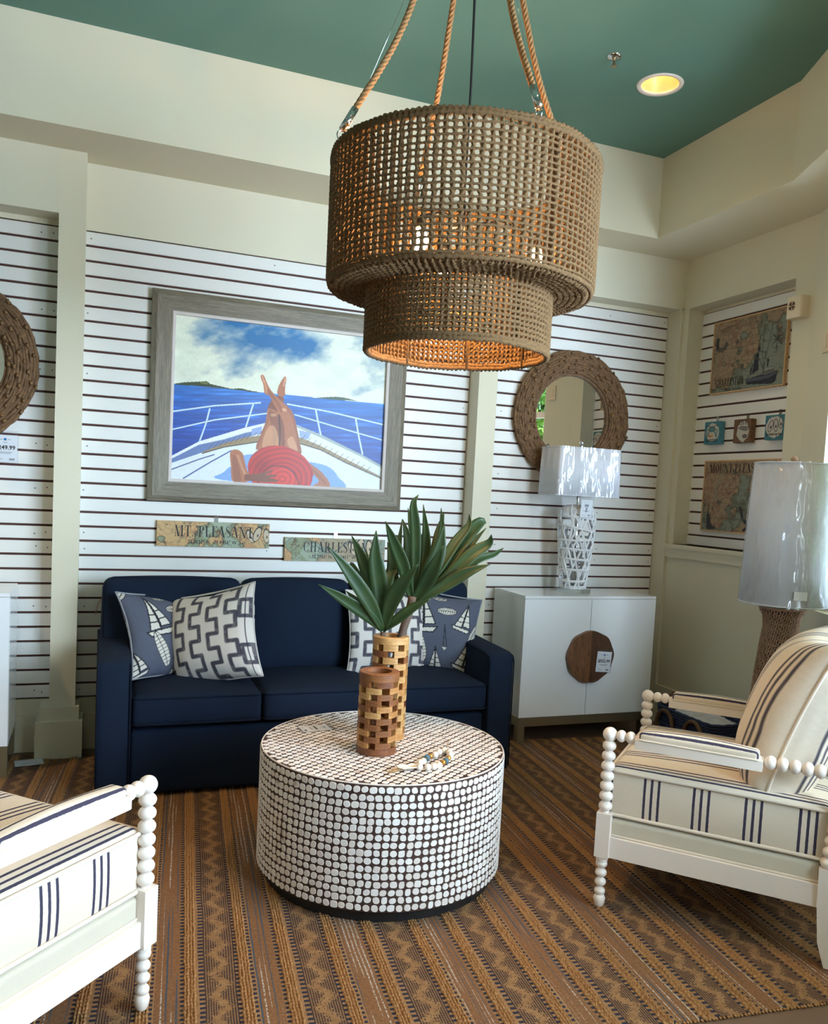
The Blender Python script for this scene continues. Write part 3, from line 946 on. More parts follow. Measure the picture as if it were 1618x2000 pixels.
def armchair(name, label, loc, rotz):
    o = thing(name, label, 'armchair', loc, rotz, 'spool armchairs facing the sofa')
    W, D = .35, .715
    Wt = M['white']
    for sx in (-1, 1):
        x = sx*W
        # front post: turned beads over a square block over a turned foot
        p = MB()
        p.tube([(x,0,.34),(x,0,.62)], .013, 10)
        p.ball((x,0,.628), .0255, 18, 12)
        for i in range(7): bead(p, (x,0,.587-.0365*i), .0245)
        p.box(x-.024, x+.024, -.024, .026, .186, .346)
        p.lathe([(.012,.19),(.021,.186),(.021,.17)], 16, (x,0,0))
        for i in range(4): bead(p, (x,0,.158-.034*i), .0215-.0006*i)
        p.lathe([(.010,.045),(.017,.042),(.0215,.030),(.018,.010),(.0125,0),(1e-4,0)], 16, (x,0,0))
        l = obj('leg', p, Wt, o, True); smooth_by_angle(l.data, 50)
        # arm: beads, pad holder, pad, beads
        a = MB(); a.tube([(x,0,.628),(x,D+.02,.622)], .011, 10)
        for y in (.040, .072): bead(a, (x,y,.628), .0215, 1, .85)
        for i in range(6): bead(a, (x,.525+.037*i,.625), .0235, 1, .85)
        a.prism([(x-.029,.092),(x+.029,.092),(x+.031,.10),(x+.031,.495),(x+.029,.503),(x-.029,.503),(x-.031,.495),(x-.031,.10)], .598, .632)
        ar = obj('arm', a, Wt, o, True); smooth_by_angle(ar.data, 50)
        pad = rbox((.0285, .192, .017), .012, 4, (.002,.002,.012)); pm = MB().ext(pad)
        po = link('arm_pad', pm.mesh('arm_pad', M['st_arm'], True), o, (x, .297, .643))
        pts = [(px, py, -.010) for px, py in densify(rrect(.0295,.194,.010,4), .06)]
        link('piping', MB().tube(pts, .0042, 6, True).mesh('piping', M['linenpipe'], True), po)
        # rear post: turned above, sabre leg below
        p = MB()
        for i in range(8): bead(p, (x,D+.004*i,.335+.036*i), .0235)
        for i in range(8): bead(p, (x,D+.03+.012*i,.650+.036*i), .0235)
        p.tube([(x,D,.31),(x,D+.03,.65),(x,D+.12,.945)], .012, 8)
        pr = [(D-.024,.318),(D+.024,.318),(D+.026,.20),(D+.036,.08),(D+.052,0),(D+.012,0),(D-.012,.08),(D-.022,.20)]
        q = MB(); n = len(pr)
        q.v = [(x-.022,y,z) for y,z in pr]+[(x+.022,y,z) for y,z in pr]
        q.f = [tuple(range(n)),tuple(range(2*n-1,n-1,-1))]+[(i,n+i,n+(i+1)%n,(i+1)%n) for i in range(n)]; q.mi = [0]*len(q.f)
        p.ext(q)
        l = obj('leg', p, Wt, o, True); smooth_by_angle(l.data, 40)
        obj('side_rail', MB().box(x-.013, x+.013, .02, D-.02, .188, .262), Wt, o)
    t = MB(); t.tube([(-W,D+.125,.93),(W,D+.125,.93)], .012, 8)
    for i in range(18): bead(t, (-W+.0205+.039*i*(2*W/.702),D+.125,.93), .0235, 0, .85)
    obj('top_rail', t, Wt, o, True)
    obj('front_rail', MB().box(-W+.02, W-.02, -.014, .014, .188, .262), Wt, o)
    obj('back_rail', MB().box(-W+.02, W-.02, D-.014, D+.014, .188, .262), Wt, o)
    pf = rbox((W-.002, (D-.04)/2, .034), .014, 5, (0,0,.006))
    po = link('platform', pf.mesh('platform', M['linen'], True), o, (0, D/2, .294))
    pts = [(px, py, -.028) for px, py in densify(rrect(W-.002,(D-.04)/2,.014,4), .08)]
    link('piping', MB().tube(pts, .0045, 6, True).mesh('piping', M['linenpipe'], True), po)
    h = (W-.010, .355, .092)
    c = rbox(h, .022, 8, (.008,.008,.020))
    # boxing faces take the boxing stripes, top keeps the lengthwise ones
    V = np.array(c.v); mi = []
    for f in c.f:
        q = V[list(f)]; nrm = np.cross(q[2]-q[0], q[3]-q[1]); nrm = nrm/(np.linalg.norm(nrm)+1e-9)
        mi.append(1 if abs(nrm[0]) > abs(nrm[1]) and abs(q[:,2].mean()) < .079 else 0)
    c.mi = mi
    cu = link('seat_cushion', c.mesh('seat_cushion', [M['st_x'], M['st_y']], True), o, (0, .362, .420))
    for zz in (.078, -.080):
        pts = [(px, py, zz) for px, py in densify(rrect(h[0]+.004,h[1]+.004,.03,5), .06)]
        link('piping', MB().tube(pts, .0068, 6, True).mesh('piping', M['linenpipe'], True), cu)
    def art(U, V_):
        A = Art(U, V_, LIN); A.c *= (.95+.1*fbm(U*60, V_*60, 2, 8))[...,None]
        for k in (-.80, -.27, .27, .80):
            for d in (-.075, 0, .075):
                A.mask(np.clip((.017-np.abs(U-k-d+.006*np.sin(V_*7+k)))/.012+.5, 0, 1), STR, .95)
        return A.c
    bm, edge = pillow_mesh(.63, .32, art, 170, .02, 5, 3.4)
    R = Matrix.Translation((0, .585, .735)) @ Matrix.Rotation(R_(-19), 4, 'X')
    b2 = MB().ext(bm, R); b2.col = bm.col
    bc = obj('back_cushion', b2, M['print'], o, True)
    pts = [tuple(R @ Vector((ex, .02*ev*ev, ez))) for ex, ez, _, ev in edge]
    obj('piping', MB().tube(pts, .006, 6, True), M['linenpipe'], bc, True)
    return o
armchair('spool_armchair', 'white spool armchair with striped cushions, on the right side of the rug', (1.974,-2.029,0), math.atan2(-.679,-.734))
armchair('spool_armchair', 'white spool armchair with striped cushions, cut off at the left frame edge', (-.104,-2.185,0), R_(135.2))
# ---------------------------------------------------------------- jute rug
RW, RL, RANG = 3.66, 2.62, R_(-5.5)
RC = (1.047, -1.536)
def mat_rug():
    mt, nt, b = new_mat('striped jute weave')
    v = coords(nt)
    sep = nt.nodes.new('ShaderNodeSeparateXYZ'); nt.links.new(v, sep.inputs[0])
    jit = math_(nt,'MULTIPLY', math_(nt,'SUBTRACT', noise(nt, coords(nt,'Object',(1,.4,1)), 9, 2), .5), .010)
    x = math_(nt,'ADD', math_(nt,'ADD', sep.outputs[0], 10*.285+.09), jit); y = math_(nt,'ADD', sep.outputs[1], 5.0)
    P = .285
    k = math_(nt,'FLOOR', math_(nt,'DIVIDE', x, P))
    t = math_(nt,'DIVIDE', math_(nt,'MODULO', x, P), P)           # 0..1 across one repeat
    def band(a, c): return math_(nt,'MULTIPLY', math_(nt,'GREATER_THAN', t, a), math_(nt,'LESS_THAN', t, c))
    fine = noise(nt, v, 420, 2); mid = noise(nt, v, 55, 3); big = noise(nt, v, 2.3, 3)
    TAN = mixc(nt, mid, srgb(116,84,56), srgb(176,138,100))
    TAN = mixc(nt, math_(nt,'MULTIPLY', fine, .35), TAN, srgb(84,58,38))
    NV = mixc(nt, fine, srgb(34,34,46), srgb(60,60,74))
    # dash rows
    dy = .0205
    yd = math_(nt,'MODULO', math_(nt,'ADD', y, math_(nt,'MULTIPLY', mid, .004)), dy)
    dash = math_(nt,'LESS_THAN', yd, dy*.52)
    rows = None
    for a, c in ((.000,.056),(.368,.425),(.510,.562),(.812,.862)):
        bb = band(a, c); rows = bb if rows is None else math_(nt,'ADD', rows, bb)
    m_dash = math_(nt,'MULTIPLY', rows, dash)
    # dotted lozenges between a tan zigzag
    tz = math_(nt,'DIVIDE', math_(nt,'SUBTRACT', t, .052), .323)
    ph = math_(nt,'MODULO', math_(nt,'DIVIDE', y, .108), 1.0)
    tri = math_(nt,'ABSOLUTE', math_(nt,'SUBTRACT', math_(nt,'MULTIPLY', ph, 2.0), 1.0))
    zc = math_(nt,'ADD', .30, math_(nt,'MULTIPLY', tri, .40))
    zz = math_(nt,'ABSOLUTE', math_(nt,'SUBTRACT', tz, zc))
    in_z = band(.052, .375)
    open_ = math_(nt,'MULTIPLY', in_z, math_(nt,'GREATER_THAN', math_(nt,'ADD', zz, math_(nt,'MULTIPLY', math_(nt,'SUBTRACT', noise(nt, v, 150, 2), .5), .9)), .17))
    g = 430.0
    dots = math_(nt,'MULTIPLY', math_(nt,'SINE', math_(nt,'MULTIPLY', math_(nt,'ADD', x, y), g)), math_(nt,'SINE', math_(nt,'MULTIPLY', math_(nt,'SUBTRACT', x, y), g)))
    m_dot = math_(nt,'MULTIPLY', open_, math_(nt,'GREATER_THAN', dots, -.02))
    # mixed yarn band with pale and blue flecks in long thin lines
    in_m = band(.575, .81)
    ln = math_(nt,'SINE', math_(nt,'MULTIPLY', x, 2*PI/.0135))
    sel = noise(nt, coords(nt,'Object',(70,.9,1)), 1.0, 1)
    fl = math_(nt,'GREATER_THAN', noise(nt, coords(nt,'Object',(1,1,1)), 210, 1), .47)
    m_pale = math_(nt,'MULTIPLY', math_(nt,'MULTIPLY', in_m, math_(nt,'MULTIPLY', math_(nt,'GREATER_THAN', ln, .45), fl)), math_(nt,'GREATER_THAN', sel, .55))
    m_blue = math_(nt,'MULTIPLY', math_(nt,'MULTIPLY', in_m, math_(nt,'GREATER_THAN', ln, .3)), math_(nt,'LESS_THAN', sel, .43))
    col = mixc(nt, in_m, TAN, mixc(nt, noise(nt, v, 120, 2), srgb(92,62,40), srgb(150,110,78)))
    col = mixc(nt, m_dash, col, NV)
    col = mixc(nt, m_dot, col, mixc(nt, fine, srgb(30,27,38), srgb(54,46,52)))
    col = mixc(nt, m_blue, col, srgb(72,80,92))
    col = mixc(nt, m_pale, col, srgb(176,170,164))
    nt.links.new(col, b.inputs['Base Color'])
    b.inputs['Roughness'].default_value = .95; b.inputs['Specular IOR Level'].default_value = .1
    hgt = math_(nt,'ADD', math_(nt,'MULTIPLY', fine, .6), math_(nt,'ADD', math_(nt,'MULTIPLY', mid, .8), math_(nt,'MULTIPLY', math_(nt,'ADD', m_dash, m_dot), -.8)))
    bump(nt, b, hgt, .9, .004)
    return mt
M['rug'] = mat_rug()
def mat_braid():
    mt, nt, b = new_mat('jute braid')
    v = coords(nt)
    n = noise(nt, v, 260, 3); n2 = noise(nt, v, 6, 3)
    c = mixc(nt, n, srgb(114,82,52), srgb(188,146,102)); c = mixc(nt, math_(nt,'MULTIPLY',n2,.4), c, srgb(150,102,60))
    nt.links.new(c, b.inputs['Base Color']); b.inputs['Roughness'].default_value = .95; b.inputs['Specular IOR Level'].default_value = .1
    bump(nt, b, n, .6, .002)
    return mt
M['braid'] = mat_braid()
rug = thing('area_rug', 'brown and navy striped jute rug under the sofa and coffee table', 'rug', (RC[0], RC[1], -.0118), RANG)
obj('weave', MB().box(-RW/2, RW/2, -RL/2, RL/2, 0, .0078), M['rug'], rug)
# plaited ridges that stand proud of the weave
br = MB(); P = .285
st = .0165; ny = int(RL/st)
seg = []
for sgn in (-1, 1):      # one plait stitch: a short leaning lozenge
    w_, l_ = .0098, .0165
    v = [(0,-.004,.0),(sgn*w_,-.004+l_*.25,.0),(sgn*w_*1.05,l_*.85,.0),(sgn*.001,l_*.60,.0),(sgn*w_*.3,-.001,.0085),(sgn*w_*.75,l_*.62,.0078)]
    f = [(0,1,4),(1,2,5),(1,5,4),(2,3,5),(3,0,4),(3,4,5)]
    if sgn < 0: f = [t[::-1] for t in f]
    seg.append((np.array(v), f))
xs = []
k = -40
while k < 40:
    for t0 in (.470, .915):
        x = (k+t0)*P-.09-10*P+10*P
        if -RW/2+.01 < x < RW/2-.01: xs.append(x)
    k += 1
verts = []; faces = []
for x in xs:
    for xo in (-.0105, .0095) :
        for j in range(ny):
            y = -RL/2+j*st+random.uniform(-.0015,.0015)
            for V0, F0 in seg:
                o_ = len(verts)
                s_ = random.uniform(.85,1.12)
                dx = random.uniform(-.0012,.0012)
                for a, bb, c in V0: verts.append((x+xo*.9+a*s_*.85+dx, y+bb, .0072+c*s_))
                for t_ in F0: faces.append((t_[0]+o_, t_[1]+o_, t_[2]+o_))
br.v = verts; br.f = faces; br.mi = [0]*len(faces)
o = obj('braid_ridges', br, M['braid'], rug, True); o['kind'] = 'stuff'
# bound end with little yarn ends
ed = MB()
n_ = int(RW/.012)
for i in range(n_):
    x = -RW/2+(i+.5)*.012
    ed.ball((x+random.uniform(-.002,.002), -RL/2-.002, .004), .0055, 6, 4, (1,1.3,.7))
o = obj('bound_end', ed, M['braid'], rug, True); o['kind'] = 'stuff'
print('rug tris', len(faces))
# ---------------------------------------------------------------- artificial dracaena in the tall vase
def mat_leaf():
    mt, nt, b = new_mat('dark green leaf')
    oi = nt.nodes.new('ShaderNodeObjectInfo')
    v = coords(nt)
    n = noise(nt, v, 16, 3)
    a = mixc(nt, oi.outputs['Random'], srgb(16,42,26), srgb(30,60,36))
    c = mixc(nt, n, a, srgb(50,66,30))
    nt.links.new(c, b.inputs['Base Color']); b.inputs['Roughness'].default_value = .42
    b.inputs['Specular IOR Level'].default_value = .4
    return mt
M['leaf'] = mat_leaf()
M['bark'] = mat_plain('brown stem bark', srgb(84,66,54), .8, .2, 40, .5, 90)
def unproj(px, py, y):
    d = CAM_F+CAM_R*(px-809)/1620-CAM_U*(py-1078.5)/1620
    return CAM_P+d*(y-CAM_P[1])/d[1]
VTOP = TOPZ+.404
plant = thing('potted_plant', 'artificial dracaena with long pointed green leaves in the taller vase', 'plant', (VT[0], VT[1], VTOP-.25))
def leaf(px, W, ybase, ytip, face):
    """centre line given by points of the photograph at depths running from ybase to ytip"""
    n = len(px)
    P = [unproj(x, y, ybase+(ytip-ybase)*i/(n-1)) for i, (x, y) in enumerate(px)]
    S = spline(P, 15)
    prof = [.34,.5,.66,.8,.91,.98,1.0,.98,.92,.83,.70,.55,.38,.20,.03]
    vdir = CAM_P-S[7]; vdir /= np.linalg.norm(vdir)
    mb = MB(); rows = []
    for i in range(15):
        t = S[min(i+1,14)]-S[max(i-1,0)]; t /= np.linalg.norm(t)
        side = np.cross(t, vdir); side /= np.linalg.norm(side)
        nr = np.cross(side, t)
        c, s_ = math.cos(face), math.sin(face)
        sd = c*side+s_*nr; nn = np.cross(sd, t)
        w = W*1.22*prof[i]
        rows.append([S[i]-sd*w+nn*w*.30, S[i]-sd*w*.5+nn*w*.11, S[i], S[i]+sd*w*.5+nn*w*.11, S[i]+sd*w+nn*w*.30])
    G = np.array(rows)
    mb.grid(G); 
    o = obj('leaf', mb, M['leaf'], plant, True, True)
    md = o.modifiers.new('thickness', 'SOLIDIFY'); md.thickness = .0016
    return o
B1 = (748,1232); B2 = (806,1180)
y0 = VT[1]
# lower rosette
for pts, w, dy, fc in (
    ([B1,(716,1200),(668,1168),(622,1141)], .020, -.05, .2),
    ([B1,(722,1196),(700,1176),(676,1154)], .017, .08, .3),
    ([B1,(722,1178),(682,1118),(640,1066)], .023, -.10, -.15),
    ([B1,(716,1160),(690,1110),(685,1098)], .016, .08, .2),
    ([B1,(735,1165),(710,1096),(687,1046)], .024, .05, .15),
    ([B1,(742,1150),(734,1090),(735,1036)], .027, -.03, .0),
    ([B1,(765,1170),(766,1100),(757,1058)], .020, .10, .0),
    ([B1,(765,1175),(790,1136),(817,1102)], .026, -.12, .1),
    ([B1,(776,1210),(812,1184),(842,1170)], .017, -.08, .3),
    ([B1,(757,1140),(775,1090),(786,1014)], .018, .12, .2),
    ([B1,(742,1170),(722,1120),(716,1075)], .018, .10, .3)):
    leaf(pts, w, y0, y0+dy, fc)
# upper rosette on its stem
for pts, w, dy, fc in (
    ([B2,(790,1110),(770,1060),(753,1018)], .022, .02, .2),
    ([B2,(800,1120),(800,1065),(787,1014)], .024, .06, .0),
    ([B2,(812,1100),(812,1030),(808,985),(818,966)], .017, -.02, .1),
    ([B2,(828,1110),(833,1050),(827,985)], .018, .03, .2),
    ([B2,(836,1110),(862,1050),(862,992)], .018, .08, .2),
    ([B2,(820,1070),(806,1030),(797,992)], .016, .10, .1),
    ([B2,(838,1120),(858,1075),(868,1026)], .028, -.05, -.1),
    ([B2,(832,1140),(850,1105),(866,1066)], .026, -.10, .1),
    ([B2,(858,1110),(890,1060),(915,1028),(917,1004)], .018, .06, .3),
    ([B2,(866,1110),(905,1056),(938,1020),(950,1022)], .028, .08, .3),
    ([B2,(870,1120),(910,1075),(950,1031)], .020, .02, .35),
    ([B2,(875,1130),(920,1085),(955,1062),(960,1044)], .024, -.04, .3),
    ([B2,(880,1140),(930,1095),(965,1083),(984,1070)], .016, .02, .35),
    ([B2,(872,1142),(915,1118),(958,1102)], .022, -.09, .3),
    ([B2,(860,1150),(892,1135),(912,1126)], .016, .06, .3),
    ([B2,(815,1150),(795,1125),(776,1100)], .018, .10, .2),
    ([B2,(845,1100),(858,1040),(868,1000)], .018, .12, .2)):
    leaf(pts, w, y0, y0+dy, fc)
a, b_ = unproj(786,1236,y0), unproj(806,1165,y0)
obj('stem', MB().tube(spline([a-(a-np.array([VT[0],y0,VTOP-.2]))*1.0, a, (a+b_)/2+np.array([.004,0,0]), b_], 14), .0165, 10), M['bark'], plant, True, True)
a = unproj(748,1240,y0)
obj('stem', MB().tube([(VT[0]-.012,y0,VTOP-.2), tuple(a+np.array([0,0,.01]))], .012, 10), M['bark'], plant, True, True)

# ---------------------------------------------------------------- bead garland with an oyster shell
M['beadw'] = mat_plain('white wooden bead', srgb(236,226,212), .45, .04, 40)
M['beadg'] = mat_plain('gold bead', srgb(206,152,74), .3, .06, 40, metal=.85)
M['beadt'] = mat_plain('slate teal bead', srgb(82,110,122), .5, .06, 40)
M['oyster'] = mat_plain('oyster shell', srgb(226,214,198), .45, .15, 60, .3, 120)
M['jute'] = mat_plain('jute cord', srgb(176,138,92), .9, .15, 90)
def onz(px, py, z):
    d = CAM_F+CAM_R*(px-809)/1620-CAM_U*(py-1078.5)/1620
    return CAM_P+d*(z-CAM_P[2])/d[2]
g0 = onz(848,1482,TOPZ+.012)
gar = thing('bead_garland', 'string of white, gold and teal wooden beads with an oyster shell on the coffee table', 'garland', (g0[0], g0[1], TOPZ))
seq = [((820,1498),'w'),((836,1498),'w'),((848,1497),'w'),((858,1495),'w'),((866,1489),'g'),((871,1486),'t'),((876,1481),'g'),((880,1474),'w'),((878,1469),'w'),((868,1466),'w'),((858,1469),'w'),((850,1474),'w'),((841,1477),'g'),((834,1480),'t'),((827,1487),'w'),((821,1490),'w')]
bm = {'w': ('bead', MB().ball((0,0,0), .0125, 14, 10).mesh('bead', M['beadw'], True)),
      'g': ('bead', MB().ball((0,0,0), .0098, 14, 10).mesh('bead', M['beadg'], True)),
      't': ('bead', MB().lathe([(.002,-.007),(.0105,-.007),(.0115,-.005),(.0115,.005),(.0105,.007),(.002,.007)], 14).mesh('bead', M['beadt'], True))}
cpts = []
for (px, py), k in seq:
    p = onz(px, py, TOPZ+.0125); cpts.append(p)
cc = np.mean(cpts, 0)
for i, ((px, py), k) in enumerate(seq):
    p = cpts[i]; nx = cpts[(i+1) % len(seq)]
    o = link('bead', bm[k][1], gar, tuple(p-np.array([g0[0],g0[1],TOPZ])))
    if k == 't': o.rotation_euler = (PI/2, 0, math.atan2(nx[1]-p[1], nx[0]-p[0])+PI/2)
obj('cord', MB().tube([tuple(q) for q in cpts], .0016, 6, True), M['jute'], gar, True, True)
pp = [onz(876,1470,TOPZ+.014), onz(872,1462,TOPZ+.012), onz(876,1450,TOPZ+.004), onz(879,1443,TOPZ+.002)]
obj('hanging_loop', MB().tube(spline(pp, 10), .0014, 6), M['jute'], gar, True, True)
# shell: cupped irregular leaf shape
sh = MB(); c0 = onz(795,1504,TOPZ)
rows = []
for i in range(9):
    r = i/8
    rows.append([(c0[0]+(.046*math.cos(a)*(1+.15*math.cos(a)))*r, c0[1]+.022*math.sin(a)*r+.006*math.sin(3*a)*r*r, TOPZ+.003+.011*r**2.2+.0015*math.sin(7*a)*r) for a in np.linspace(0,2*PI,28)])
sh.grid(np.array(rows))
o = obj('oyster_shell', sh, M['oyster'], gar, True, True); md = o.modifiers.new('t','SOLIDIFY'); md.thickness = .003
tl = [onz(806,1500,TOPZ+.006), onz(780,1503,TOPZ+.004), onz(760,1508,TOPZ+.002)]
obj('tassel', MB().tube(tl, [.004,.006,.003], 8), M['jute'], gar, True, True)
# ---------------------------------------------------------------- framed painting
M['canvas'] = mat_paint('painted canvas', .42, .2)
M['barnwood'] = mat_wood('grey barnwood frame', srgb(92,84,70), srgb(140,130,112), (1.2,8,22), 5, .55, .3)
M['barnwood_v'] = mat_wood('grey barnwood frame upright', srgb(92,84,70), srgb(140,130,112), (22,8,1.2), 5, .55, .3)
M['liner'] = mat_plain('pale linen liner', srgb(206,196,190), .7, .05, 60)
PX0, PX1, PZ0, PZ1 = .247, 1.692, 1.336, 2.456
fw = .105
pic = thing('framed_painting', 'large grey-framed painting of a sunbather with a red hat on a boat bow', 'painting', ((PX0+PX1)/2, 0, PZ0))
def mitred(x0, z0, x1, z1, w, y0, y1, bev):
    """four frame rails with mitred corners -> list of MB (bottom, right, top, left)"""
    O = [(x0,z0),(x1,z0),(x1,z1),(x0,z1)]; I = [(x0+w,z0+w),(x1-w,z0+w),(x1-w,z1-w),(x0+w,z1-w)]
    Mid = [(x0+w*.25,z0+w*.25),(x1-w*.25,z0+w*.25),(x1-w*.25,z1-w*.25),(x0+w*.25,z1-w*.25)]
    out = []
    for k in range(4):
        a, b = k, (k+1) % 4
        v = []
        for q in (a, b):
            v += [(O[q][0],y1,O[q][1]),(O[q][0],y0+bev,O[q][1]),(Mid[q][0],y0,Mid[q][1]),(I[q][0],y0+bev*.6,I[q][1]),(I[q][0],y1,I[q][1])]
        f = [(i,i+5,i+6,i+1) for i in range(4)]+[(4,9,5,0),(0,1,2,3,4),(9,8,7,6,5)]
        out.append(MB().add(v, f))
    return out
for k, mb in enumerate(mitred(PX0, PZ0, PX1, PZ1, fw, -.042, -.003, .012)):
    obj('frame_rail', mb, M['barnwood'] if k in (0,2) else M['barnwood_v'], pic, False, True)
lx0, lx1, lz0, lz1 = PX0+fw-.001, PX1-fw+.001, PZ0+fw-.001, PZ1-fw+.001
for mb in mitred(lx0, lz0, lx1, lz1, .019, -.036, -.006, .004): obj('liner', mb, M['liner'], pic, False, True)
cx0, cx1, cz0, cz1 = lx0+.018, lx1-.018, lz0+.018, lz1-.018
obj('canvas_edge', MB().box(cx0-.002, cx1+.002, -.010, -.004, cz0-.002, cz1+.002), M['dark'], pic, False, True)
def paint_boat(nx, ny):
    # the picture is drawn in the coordinates of a 1618 px wide view of it
    Hm = homog([(0,1),(1,1),(1,0),(0,0)], [(188,190),(1437,332),(1405,1250),(165,1195)])
    U, V = np.meshgrid(np.linspace(0,1,nx), np.linspace(0,1,ny))
    q = np.stack([U,V,np.ones_like(U)],-1) @ Hm.T
    X, Y = q[...,0]/q[...,2], q[...,1]/q[...,2]
    A = Art(X, Y, srgb(120,190,215))
    S = lambda *c: np.array(srgb(*c)[:3])
    # sky: deep blue opening behind drifting cloud
    f1 = fbm(X/230+4, Y/120+X/600+2, 5, 21); f2 = fbm(X/90+1, Y/60+7, 4, 33)
    d = np.exp(-(((X-800)/330)**2+((Y-340-(X-800)*.22)/115)**2))*.75+np.exp(-(((X-250)/120)**2+((Y-270)/60)**2))*.35+np.exp(-(((X-1330)/120)**2+((Y-660)/50)**2))*.35
    cl = np.clip((f1*1.0+f2*.35-.30-d*.62+.30*np.clip((Y-430)/260,0,1))*2.4, 0, 1)[...,None]
    blue = S(14,126,178)*(1-np.clip((Y-250)/450,0,1)[...,None]*.2)+S(0,40,40)*np.clip((Y-420)/300,0,1)[...,None]*.5
    white = S(226,230,214)*(.86+.22*f2[...,None])
    A.c = blue*(1-cl)+white*cl
    # sea
    hz = 612+(X-165)*.0905
    sea = Y > hz
    t = np.clip((Y-hz)/420,0,1)[...,None]; r = fbm(X/160, Y/11, 4, 5)[...,None]
    sc_ = S(52,132,206)*(1-t)**2+S(14,80,170)*(1-(1-t)**2)
    sc_ = sc_*(.55+.75*r)+S(90,160,220)*np.clip(r-.62,0,1)*1.2
    A.mask(sea, sc_)
    A.poly([(185,612),(245,603),(300,600),(345,597),(372,594),(395,612),(430,620),(520,640),(575,636),(620,648),(690,660),(690,664),(480,640),(185,616)], srgb(58,78,44))
    A.poly([(330,600),(350,596),(385,598),(380,614),(340,610)], srgb(112,122,70))
    A.poly([(1020,690),(1090,684),(1150,682),(1200,690),(1260,707),(1160,702)], srgb(66,92,58))
    # deck
    DK = srgb(222,226,226)
    A.poly([(160,1060),(330,965),(600,878),(730,845),(900,855),(1050,915),(1290,1035),(1420,1110),(1420,1270),(160,1210)], DK)
    A.poly([(165,1072),(330,985),(480,950),(600,910),(690,890),(650,925),(480,985),(330,1040),(165,1100)], srgb(112,132,176))
    A.poly([(640,885),(700,868),(700,915),(640,925)], srgb(150,168,206)); A.poly([(920,890),(990,905),(975,945),(925,940)], srgb(158,174,208))
    A.poly([(165,1060),(330,968),(600,880),(720,850),(720,862),(600,896),(330,985),(165,1075)], srgb(226,230,232))
    A.poly([(900,856),(1050,915),(1290,1035),(1420,1108),(1420,1125),(1290,1050),(1040,930),(905,872)], srgb(168,178,176))
    A.poly([(350,1030),(480,975),(600,938),(690,925),(800,920),(930,935),(1050,985),(1200,1065),(1400,1165),(1400,1180),(1200,1090),(1050,1010),(930,975),(800,962),(690,965),(600,975),(480,1000),(350,1038)], srgb(160,138,104))
    for i in range(30):
        x = 400+i*32
        if 690 < x < 930: continue
        yy = 1000-(x-400)*.28 if x < 690 else 935+(x-930)*.50
        A.line([(x-16,yy+12),(x+14,yy-22)], 4, srgb(96,76,54), .7)
    A.line([(350,1038),(480,998),(690,962),(800,960),(930,973),(1050,1010),(1200,1088),(1405,1180)], 6, srgb(70,56,44))
    A.line([(165,1140),(330,1075),(420,1045)], 7, srgb(70,84,140)); A.line([(240,1192),(400,1090),(520,1020)], 8, srgb(86,100,156))
    # rails
    RL_ = srgb(206,226,238)
    for pts, w in (([(170,783),(420,745),(690,724)],8),([(172,893),(420,832),(735,788)],7),([(650,728),(628,800),(606,875)],8),([(392,765),(372,850),(335,960)],8),([(850,730),(1100,775),(1415,850)],7),([(895,795),(1150,870),(1412,945)],6),([(1018,765),(1032,840),(1048,915)],8),([(1255,820),(1272,920),(1296,1032)],8)):
        A.line(pts, w+3, srgb(120,150,190)); A.line(pts, w, RL_)
    def sm(pts, k=6):
        P = np.array(pts, float); n = len(P); out = []
        for i in range(n):
            a, b, c, d = P[i-1], P[i], P[(i+1) % n], P[(i+2) % n]
            for f in np.arange(k)/k:
                out.append(tuple(.5*(2*b+(c-a)*f+(2*a-5*b+4*c-d)*f*f+(3*b-a-3*c+d)*f**3)))
        return out
    # figure: crossed legs, arms, wide red hat
    SK, SK2, SK3 = srgb(178,116,78), srgb(136,80,52), srgb(216,168,130)
    A.poly(sm([(470,1200),(480,1150),(560,1085),(640,1040),(960,1080),(1090,1110),(1150,1170),(1150,1250)]), srgb(140,172,218))
    A.poly(sm([(735,780),(742,730),(775,690),(800,680),(830,700),(800,790),(770,800)]), SK2)
    A.poly(sm([(797,622),(812,590),(832,562),(842,575),(834,640),(836,672),(818,686),(790,668)]), SK)
    A.poly(sm([(738,760),(800,790),(812,860),(812,1000),(672,1012),(690,930),(722,840)]), SK)
    A.poly(sm([(745,780),(790,800),(800,900),(770,990),(760,900)]), SK2, .7); A.poly(sm([(706,1000),(725,900),(760,860),(790,900),(795,995)]), SK3, .6)
    A.poly(sm([(790,770),(850,750),(888,800),(918,930),(930,1040),(820,1000),(815,880)]), SK)
    A.poly(sm([(800,800),(830,860),(836,990),(818,990)]), SK2, .8); A.poly(sm([(850,960),(880,930),(912,1010),(880,1020)]), SK3, .7)
    A.poly(sm([(696,552),(712,562),(742,630),(790,690),(848,742),(852,760),(812,790),(775,740),(742,680),(716,668),(706,610),(692,572)]), SK)
    A.line([(735,650),(790,720),(815,770)], 18, SK2, .55); A.line([(715,590),(728,660)], 10, SK3, .6)
    A.ell(832,766,16,10,SK3,.8,.3); A.ell(768,798,18,10,SK3,.5)
    A.poly(sm([(514,1040),(530,1015),(560,1014),(590,1040),(604,1100),(622,1150),(650,1180),(600,1215),(530,1205),(520,1120)]), SK)
    A.poly(sm([(528,1060),(550,1060),(575,1150),(580,1205),(540,1205)]), SK2, .5)
    A.poly(sm([(970,1088),(1010,1110),(1060,1150),(1100,1205),(1098,1240),(1005,1235),(1040,1200),(990,1140)]), SK); A.line([(990,1120),(1040,1170),(1080,1215)], 12, SK2, .5)
    A.line([(672,1005),(700,915),(735,830),(748,770)], 14, SK2, .45); A.line([(925,1035),(912,930),(884,810),(850,752)], 14, SK2, .45)
